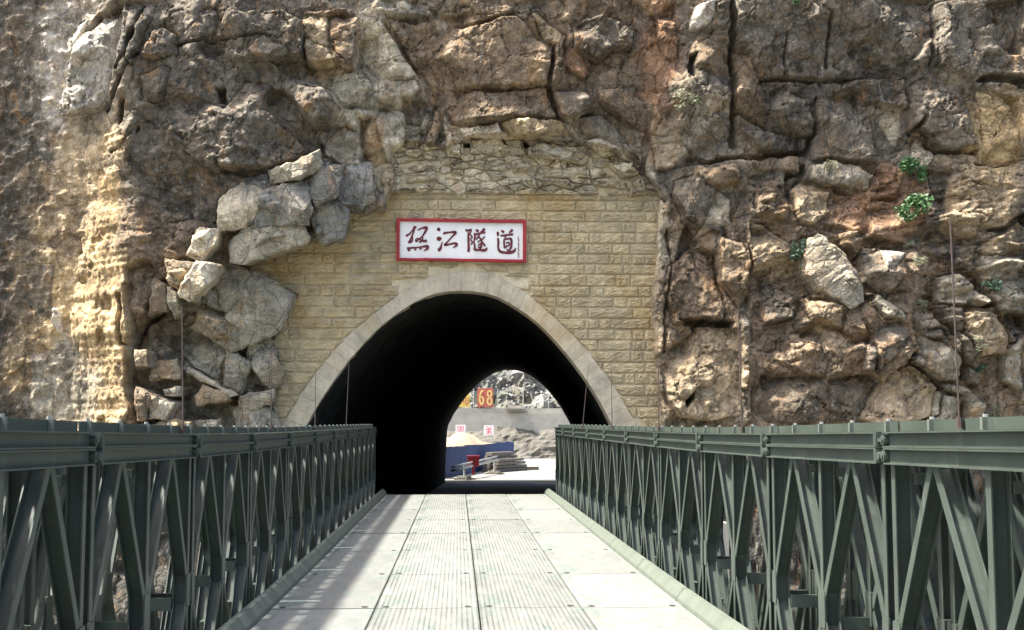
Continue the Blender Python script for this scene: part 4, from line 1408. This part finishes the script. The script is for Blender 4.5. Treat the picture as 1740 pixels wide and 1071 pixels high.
def plate_mesh(mats):
    mb = MB()
    x0, x1, y0, y1, t, b = -PW / 2 + .008, PW / 2 - .008, .007, PL - .007, .07, .006
    pr = [(x0, -t), (x0, -b), (x0 + b, 0), (x1 - b, 0), (x1, -b), (x1, -t)]
    mb.extrude(pr, (0, y0, 0), (0, y1, 0), (1, 0, 0), (0, 0, 1))
    for cx_ in (-PW / 2 + .11, PW / 2 - .11):
        for cy_ in (.10,):
            n = 10
            v = [(cx_ + .036 * math.cos(6.2832 * i / n), cy_ + .06 * math.sin(6.2832 * i / n), .0025) for i in range(n)]
            mb.add(v + [(a, b_, -.01) for a, b_, _ in v], [tuple(range(n))] + [(i, n + i, n + (i + 1) % n, (i + 1) % n) for i in range(n)], 1)
    return mb.mesh('deck_plate', mats)


plates = {True: plate_mesh([M['deck_rib'], M['hole']]), False: plate_mesh([M['deck'], M['hole']])}


def czz(y):
    return camber(max(y, 2.0))


rdk = random.Random(6)
for k in range(-1, 12):
    y0 = DY0 + k * PL
    if y0 < JY[0] - 1 or y0 > 34:
        continue
    for c in range(4):
        x = BC + (c - 1.5) * PW
        za, zb = czz(y0), czz(y0 + PL)
        o = obj('deck_plate', plates[c in (1, 2)], bridge, local((x, y0, za + rdk.uniform(-.004, .004))), (math.atan2(zb - za, PL), 0, 0))
mb = MB()
mb.box(-2.1, 2.1, 0, 35.38 - (DY0 + 11 * PL if DY0 + 11 * PL < 34 else 34.0), -.09, -.012)
kp = []
for sg in (1, -1):
    mb = MB()
    prof = [(0, -.02), (.010, .025), (.075, .115), (.13, .12), (.13, .108), (.083, .102), (.02, .015), (.02, -.02)]
    mb.extrude([(sg * a, b) for a, b in prof], (0, .01, 0), (0, BAY - .01, 0), (1, 0, 0), (0, 0, 1))
    kp.append(mb.mesh('kerb_plate', [gp]))
mb = MB()
for z0_, z1_, hw in ((-.50, -.48, .09), (-.48, -.10, .008), (-.10, -.08, .09)):
    mb.box(-2.75, 2.75, -hw, hw, z0_, z1_)
tm_ = mb.mesh('transom', [gm])
for k in range(NB):
    rot = (math.atan2(JZ[k + 1] - JZ[k], BAY), 0, 0)
    for sg, m_ in zip((1, -1), kp):
        obj('kerb_plate', m_, bridge, local((BC + sg * 2.105, JY[k], JZ[k])), rot)
    for yy in (.75, 2.3):
        obj('transom', tm_, bridge, local((BC, JY[k] + yy, JZ[k] * (1 - yy / BAY) + JZ[k + 1] * yy / BAY)))
# thin rods standing on the top chords
for i, (px, ptop, ybot, lean, sg) in enumerate([(1640, 375, 718, 0.02, 1), (1263, 520, 727, .02, 1), (1120, 575, 727, .0, 1), (1040, 628, 727, .0, 1), (990, 622, 727, -.13, 1), (318, 520, 735, -.03, -1),
                                              (465, 598, 732, -.02, -1), (538, 622, 730, 0, -1), (590, 612, 730, .05, -1)]):
    xl = BC + sg * (HALF + .10)
    y = FPX * abs(xl) / abs(px - 778)
    zb = rail_z + camber(max(y, 2)) + .02
    hgt = P(px, ptop, y).z - zb
    m1 = MB()
    m1.cyl((0, 0, 0), (sg * -lean, 0, hgt), (.005 if y < 9 else .008), .005, n=6)
    m1.cyl((0, 0, -.01), (0, 0, .05), .02, n=8)
    obj('upright_rod', m1.mesh('upright_rod', [M['rust_rod']]), bridge, local((xl, y, zb)))

# ------------------------------------------------------------------ behind the mountain: road, walls, site clutter
grid_sheet('far_road', -60, 90, FAR_Y - .3, 153, 30, 20, lambda x, y: GZ + .03 * math.sin(x * .7) * math.sin(y * .6), M['road'], kind='structure')
rb2 = random.Random(5)


def lumpy(name, fx, nu, nv, mat, amp, seed, **props):
    v, f = [], []
    uu, vv = np.meshgrid(np.linspace(0, 1, nu + 1), np.linspace(0, 1, nv + 1))
    q = np.stack(fx(uu, vv), -1)
    nn = fbm(q[..., 0] * .35 + q[..., 1] * .1, q[..., 2] * .45 + q[..., 1] * .2, seed, 5, .6)
    q[..., 1] += -amp * nn
    q[..., 2] += amp * .5 * nn
    v = q.reshape(-1, 3)
    for j in range(nv):
        for i in range(nu):
            a = j * (nu + 1) + i
            f.append((a, a + 1, a + nu + 2, a + nu + 1))
    return obj(name, mesh(name, v, f, [mat], False), **props)


WY = 150.0
WT, WB = P(870, 694, WY).z, P(870, 729, WY).z
lumpy('earth_bank', lambda u, w: (-40 + 90 * u, WY - 3.4 + 3.6 * w, GZ - .3 + (WB + .5 - GZ + .3) * w), 180, 16, M['truck_dirt'], .45, 12, kind='structure')
mb = MB()
mb.box(-40, 50, WY, WY + .8, WB - 1.0, WT - .55)
mb.box(-40, 50, WY + .25, WY + 1.2, WT - .55, WT)
obj('retaining_wall', mb.mesh('retaining_wall', [M['concrete']]), label='pale concrete retaining wall beyond the far mouth of the tunnel', category='wall')
p = P(876, 694, WY - .6)
mb = MB()
mb.box(p.x - 1.15, p.x + 1.15, WY - 1.1, WY + .24, p.z - .05, p.z + .12)
mb.box(p.x - .9, p.x - .75, WY - .9, WY + .0, p.z - .25, p.z - .05)
mb.box(p.x + .75, p.x + .9, WY - .9, WY + .0, p.z - .25, p.z - .05)
obj('ledge_slab', mb.mesh('ledge_slab', [M['concrete']]), label='thin concrete ledge jutting from the top of the far retaining wall', category='slab')

hm = Mat('scree_hillside', 0.95)
hv = hm.coord()
hb_ = hm.mix((0.13, 0.125, 0.11), (0.33, 0.32, 0.30), hm.ramp(hm.noise(hv, 1.4, 8, 0.75), [(0.40, 0.0), (0.58, 1.0)]))
hb_ = hm.mix(hb_, (0.05, 0.075, 0.03), hm.ramp(hm.noise(hv, 0.35, 6, 0.7), [(0.50, 0.0), (0.62, 0.85)]))
hb_ = hm.mix(hb_, (0.24, 0.19, 0.11), hm.ramp(hm.noise(hv, 0.22, 5, 0.6), [(0.5, 0.0), (0.7, 0.7)]))
hm.color(hb_)
hm.bump(hm.noise(hv, 2.5, 7, 0.75), 1.0, 0.4)
lumpy('hillside', lambda u, w: (-50 + 110 * u, WY + 1.1 + 46 * w, WT - .25 + 40 * w), 160, 80, hm.m, 1.3, 44, kind='structure')
# boulders lying on the hillside: too many and too small to count
mb = MB()
for i in range(2600):
    u, w = rb2.random(), rb2.random() ** 1.4
    x, y, z = -14 + 36 * u, WY + 1.3 + 26 * w, WT - .25 + 22.6 * w
    r = rb2.choice((.05, .07, .09, .12, .18))
    t = bmesh.new()
    bmesh.ops.create_cube(t, size=r * 1.7)
    bmesh.ops.rotate(t, verts=t.verts, matrix=Matrix.Rotation(rb2.random() * 6, 3, Vector((rb2.random(), rb2.random(), rb2.random() + .1))))
    vv = [(x + a.co.x * rb2.uniform(.7, 1.3), y - .45 + a.co.y, z + .3 + a.co.z * rb2.uniform(.5, 1.1)) for a in t.verts]
    t.verts.index_update()
    mb.add(vv, [tuple(q.index for q in fc.verts) for fc in t.faces])
    t.free()
M['scree'] = simple('pale_scree', (0.17, 0.168, 0.15), 0.95, var=.3, scale=1.5, bump=.3)
obj('scree', mb.mesh('scree', [M['scree']]), kind='stuff', label='pale loose stones scattered over the far hillside', category='scree')

# signs on and in front of the retaining wall
M['s_red'] = simple('faded_red_board', (0.40, 0.10, 0.065), 0.7, var=.15, scale=1, bump=0)
M['s_yellow'] = simple('yellow_figure_paint', (0.62, 0.46, 0.16), 0.7, var=.15, scale=2, bump=0)
M['s_pink'] = simple('faded_pink_red_paint', (0.68, 0.14, 0.16), 0.7, var=.2, scale=2, bump=0)
M['s_white'] = simple('white_board', (0.72, 0.70, 0.68), 0.7, var=.08, scale=1, bump=0)
M['grey_post'] = simple('grey_post', (0.33, 0.33, 0.32), 0.6, 0.2, bump=0)

SIX = [[(70, 8, 20), (40, 14, 22), (22, 60, 24), (22, 110, 24), (42, 138, 22), (66, 116, 24), (66, 84, 22), (44, 66, 18), (26, 82, 18)]]
EIGHT = [[(120 + a, b, c) for a, b, c in [(44, 68, 20), (18, 44, 22), (24, 16, 20), (44, 8, 20), (66, 18, 20), (70, 42, 22), (44, 68, 20), (18, 96, 24), (22, 126, 22), (44, 140, 20), (68, 126, 22), (70, 96, 24), (48, 72, 18)]]]


def far_sign(name, label, box, y, board_m, ink_m, strokes, unit, legs=True):
    a, b = P(box[0], box[1], y), P(box[2], box[3], y)
    w, h = b.x - a.x, a.z - b.z
    root = obj(name, None, loc=((a.x + b.x) / 2, y, b.z), label=label, category='sign')
    o = Vector(root.location)
    mb = MB()
    mb.box(-w / 2, w / 2, -.03, .03, 0, h)
    obj('board', mb.mesh('board', [board_m]), root)
    uw, uh = unit
    pl = lambda x, y_, yy: (-w / 2 + w * x / uw, yy, h - h * y_ / uh)
    for s in strokes:
        obj('figure', brush(s, pl, -.035, .9).mesh('figure', [ink_m]), root)
    if legs:
        for s in (-.38, .38):
            mb = MB()
            mb.cyl((w * s, .07, -legs), (w * s, .07, h * .8), .04, n=6)
            obj('leg', mb.mesh('leg', [M['grey_post']]), root)
    return root


off = lambda st, dx, dy: [[(a + dx, b + dy, c) for a, b, c in s] for s in st]
far_sign('number_board', 'red board with yellow figures 68 above the far retaining wall', (811, 660, 838, 692), WY + .1, M['s_red'], M['s_yellow'], [off(SIX, 12, 18), off(EIGHT, -2, 18)], (210, 184), .3)
far_sign('number_board', 'yellowish board with darker figures half hidden by the left tunnel edge', (776, 666, 798, 692), WY + .1, simple('ochre_board', (.62, .44, .10), .7), M['s_red'],
         [[[(30, 40, 18), (30, 140, 18)]], [[(70, 140, 16), (70, 70, 16), (100, 60, 16), (112, 80, 16), (112, 140, 16)]], [[(150, 60, 16), (150, 140, 16), (185, 140, 14), (186, 60, 14)]]], (210, 184), .3)
GLY1 = [[[(30, 40, 16), (170, 40, 16)], [(40, 20, 14), (40, 70, 14)], [(100, 15, 14), (100, 75, 14)], [(160, 20, 14), (160, 70, 14)], [(30, 90, 18), (170, 90, 18)], [(50, 110, 18), (60, 170, 18)], [(150, 110, 18), (130, 170, 18)], [(50, 130, 14), (150, 130, 14)], [(30, 178, 16), (170, 178, 16)]]]
GLY2 = [[[(60, 20, 18), (100, 60, 18), (150, 20, 14)], [(30, 80, 18), (170, 80, 18)], [(100, 60, 18), (100, 180, 20)], [(50, 120, 14), (150, 120, 14)], [(40, 175, 16), (95, 130, 14)], [(165, 175, 16), (110, 130, 14)]]]
far_sign('notice_board', 'small white board with a pink character, left of two on the bank', (774, 722, 791, 741), WY - 3.6, M['s_white'], M['s_pink'], GLY1, (200, 200), 1.6)
far_sign('notice_board', 'small white board with a pink character, right of two on the bank', (822, 723, 839, 740), WY - 3.6, M['s_white'], M['s_pink'], GLY2, (200, 200), 1.9)

for px, ptop, lab in ((805, 660, 'left of the red 68 board'), (846, 661, 'right of the red 68 board'), (889, 655, 'above the jutting ledge'), (932, 668, 'nearest the right tunnel edge')):
    a = P(px, ptop, WY + .5)
    mb = MB()
    mb.cyl((0, 0, 0), (0, 0, a.z - WT), .055, n=6)
    mb.box(-.09, .09, -.09, .09, -.02, .06)
    obj('fence_post', mb.mesh('fence_post', [M['grey_post']]), loc=(a.x, WY + .5, WT), label='thin grey post on the far retaining wall, ' + lab, category='post', group='posts on the far wall')

# blue sheet fence
A, B = G(746, 814, GZ), G(873, 791, GZ)
A = A + (B - A) * 0.0
bl = Mat('blue_sheet_metal', 0.45)
bl.color(bl.mix((0.018, 0.045, 0.15), (0.03, 0.065, 0.19), bl.ramp(bl.noise(bl.coord(), 1.2, 5, .6), [(.35, 0.0), (.65, 1.0)])))
NF = 14
if A.y < FAR_Y + .5:
    A = Vector((P(744, 800, FAR_Y + .6).x, FAR_Y + .6, GZ))
fence = obj('sheet_fence', None, loc=tuple(A), label='blue corrugated sheet fence along the road beyond the tunnel', category='fence')
d = (B - A) / NF
dn = d.normalized()
nrm = Vector((dn.y, -dn.x, 0))
for k in range(NF):
    v, f = [], []
    m = 18
    top = 2.25 + rb2.uniform(-.06, .06)
    for i in range(m + 1):
        p_ = d * (i / m * .99) + nrm * (.035 * (1 if i % 2 else -1))
        v += [(p_.x, p_.y, .0), (p_.x, p_.y, top), (p_.x - nrm.x * .012, p_.y - nrm.y * .012, top), (p_.x - nrm.x * .012, p_.y - nrm.y * .012, 0)]
    for i in range(m):
        f += [(4 * i + q, 4 * i + (q + 1) % 4, 4 * i + 4 + (q + 1) % 4, 4 * i + 4 + q) for q in range(4)]
    obj('sheet', mesh('sheet', v, f, [bl.m]), fence, tuple(d * k + nrm * (.01 * (k % 2))))
# sand heap behind the fence
hc = P(792, 750, 128)
v, f = [], []
for j in range(13):
    for i in range(33):
        u, w = i / 32 * 2 - 1, j / 12 * 2 - 1
        h_ = max(0, 1 - (u * u + w * w)) ** .6
        v.append((hc.x - 1.2 + 6.0 * u, 128 + 4 * w, GZ + h_ * (P(792, 739, 128).z - GZ) * (1 + .10 * math.sin(u * 9) + .06 * math.sin(u * 23 + w * 9)) - .05))
for j in range(12):
    for i in range(32):
        a = j * 33 + i
        f.append((a, a + 1, a + 34, a + 33))
obj('sand_heap', mesh('sand_heap', v, f, [simple('sand', (.25, .20, .135), .95, var=.15, scale=1.2, bump=.5, bdist=.1)], True), label='pale sand heap behind the blue fence', category='sand heap')

# road barrier: long pipes on two stands with a red box
M['pipe'] = simple('pale_galvanised_pipe', (0.36, 0.36, 0.345), 0.4, 0.4, bump=0)
M['redbox'] = simple('dark_red_paint', (0.30, 0.02, 0.03), 0.6, bump=0)
f1_, f2_ = G(789, 815, GZ), G(840, 806, GZ)
if f1_.y < FAR_Y + .8:
    f1_ = Vector((f1_.x * (FAR_Y + .8) / f1_.y, FAR_Y + .8, GZ))
bar = obj('pipe_barrier', None, loc=tuple(f1_), label='pipe barrier on two posts with a dark red box before the blue fence', category='barrier')
dv = f2_ - f1_
e = dv * 0.12
for z_, r_ in ((1.05, .10), (1.30, .07)):
    mb = MB()
    mb.cyl(-dv * .35 + Vector((0, 0, z_ - .30)), dv * 1.1 + Vector((0, 0, z_ + .06)), r_, n=8)
    obj('pipe', mb.mesh('pipe', [M['pipe']], True), bar)
for o_ in (Vector((0, 0, 0)), dv):
    mb = MB()
    mb.cyl(o_, o_ + Vector((0, 0, 1.15)), .07, n=8)
    obj('post', mb.mesh('post', [M['grey_post']]), bar)
    mb = MB()
    mb.box(o_.x - .75, o_.x + .75, o_.y - .4, o_.y + .4, 0, .14)
    mb.box(o_.x - .5, o_.x + .5, o_.y - .25, o_.y + .25, .14, .24)
    obj('foot', mb.mesh('foot', [M['concrete']]), bar)
q = dv * .28
mb = MB()
mb.box(q.x - .42, q.x + .42, q.y - .3, q.y + .3, .82, 1.55)
mb.box(q.x - .1, q.x + .1, q.y - .1, q.y + .1, .25, .82)
mb.box(q.x - .5, q.x + .5, q.y - .36, q.y + .36, 1.55, 1.62)
obj('red_box', mb.mesh('red_box', [M['redbox']]), bar)
# plank stack
M['plank'] = simple('weathered_plank', (0.15, 0.135, 0.11), 0.9, var=.35, scale=3, bump=.3)
c0 = G(858, 801, GZ)
k = 0
for lay in range(6):
    for s in range(2 if lay < 4 else 1):
        Lp = 2.6 - .12 * lay
        mb = MB()
        mb.box(-.28, .28, -Lp, Lp, 0, .22)
        words = ['lowest', 'second', 'third', 'fourth', 'fifth', 'topmost'][lay]
        side = ('road side' if s else 'fence side') + ' ' if lay < 4 else ''
        obj('plank', mb.mesh('plank', [M['plank']]), loc=(c0.x - .35 + .7 * s + rb2.uniform(-.1, .1), c0.y + rb2.uniform(-.2, .2), GZ + .03 + .27 * lay), rot=(0, 0, -.55 + rb2.uniform(-.06, .06)),
            label=f'grey weathered plank, {words} {side}layer of the stack by the blue fence', category='plank', group='plank stack')
c1 = G(889, 799, GZ)
mb = MB()
mb.box(-1.3, 1.3, -.35, .35, 0, .26)
obj('plank', mb.mesh('plank', [M['plank']]), loc=(c1.x, c1.y, GZ + .03), rot=(0, 0, .12), label='single grey plank lying on the pale road right of the stack', category='plank')

# ------------------------------------------------------------------ shrubs in the rock
lf = {}
for nm, c0_, c1_ in (('green', (.025, .085, .022), (.075, .17, .045)), ('pale', (.17, .18, .09), (.30, .30, .19)), ('teal', (.05, .095, .06), (.10, .16, .09))):
    m = Mat('leaf_' + nm, 0.55)
    m.color(m.mix(c0_, c1_, m.ramp(m.noise(m.coord(), 9, 3, .6), [(.35, 0.0), (.65, 1.0)])))
    lf[nm] = m.m
M['stem'] = simple('woody_stem', (.10, .075, .05), .9, bump=0)


def shrub(px, py, rx, rz, kind, n, leaf, label, seed):
    c = cliff_point(px, py + rz * .5)
    if px == 1354:
        c = P(px, py + rz * .5, c.y - .4)          # rooted in the joint in front of the big boulder's foot
    s = FPX / c.y
    rw, rh = rx / s, rz / s
    r = random.Random(seed)
    root = obj('cliff_shrub', None, loc=(c.x, c.y, c.z), label=label, category='shrub', group='shrubs in the rock face')
    cen = [(r.uniform(-.65, .65) * rw, r.uniform(-.35, .0) * rw - .1, (r.uniform(-.5, .9)) * rh + .3 * rh) for _ in range(7)]
    v, f = [], []
    for i in range(n):
        cc = cen[i % 7]
        dd = Vector((r.gauss(0, 1), r.gauss(0, 1), r.gauss(0, 1))).normalized() * (r.random() ** .5)
        p_ = Vector((cc[0] + dd.x * rw * .42, cc[1] + dd.y * rw * .4, cc[2] + dd.z * rh * .42))
        a = Vector((r.uniform(-1, 1), r.uniform(-1, .2), r.uniform(-.3, 1))).normalized()
        b = a.orthogonal().normalized() if r.random() < .5 else a.cross(Vector((r.uniform(-1, 1), 1, r.uniform(-1, 1)))).normalized()
        l_ = leaf * r.uniform(.6, 1.3)
        w_ = l_ * (.42 if kind != 'pale' else .16)
        k = len(v)
        v += [p_ - a * l_ * .5, p_ + b * w_ * .5, p_ + a * l_ * .5, p_ - b * w_ * .5]
        f.append((k, k + 1, k + 2, k + 3))
    obj('leaves', mesh('leaves', v, f, [lf[kind]]), root)
    mb = MB()
    for cc in cen:
        mb.cyl((0, .15, -.1), (cc[0], cc[1], cc[2]), .012, .005, n=5)
    obj('stems', mb.mesh('stems', [M['stem']]), root)


for i, a in enumerate([
        (1547, 292, 25, 25, 'green', 430, .13, 'upper of the two bright green leafy shrubs on the right cliff'),
        (1549, 358, 36, 25, 'green', 560, .13, 'lower, wider of the two bright green leafy shrubs on the right cliff'),
        (1354, 428, 17, 20, 'teal', 260, .10, 'bluish green tuft beside the large pointed boulder on the right'),
        (1562, 447, 18, 12, 'pale', 220, .11, 'pale yellow-green tuft below the lower leafy shrub'),
        (1682, 484, 18, 14, 'teal', 260, .10, 'dull green bush on the ledge right of the tallest rod'),
        (1562, 516, 14, 10, 'pale', 160, .10, 'whitish dry tuft on the diagonal boulders of the right cliff'),
        (1664, 586, 12, 16, 'pale', 160, .10, 'whitish dry tuft right of the tallest rod, low on the cliff'),
        (1664, 627, 12, 9, 'teal', 140, .09, 'small green tuft below the whitish tuft near the tallest rod'),
        (1160, 172, 32, 22, 'pale', 420, .13, 'wide dry grassy tuft high on the cliff right of the masonry'),
        (1410, 285, 14, 14, 'pale', 160, .10, 'faint dry tuft on the square ledge of the upper right cliff'),
        (1540, 415, 14, 8, 'pale', 140, .10, 'thin dry tuft just under the lower leafy shrub'),
        (1350, 3, 12, 8, 'green', 120, .09, 'small green tuft at the top edge of the picture'),
        (1690, 700, 10, 12, 'pale', 130, .09, 'little dry tuft just above the right truss')]):
    shrub(*a[:7], a[7], 50 + i)
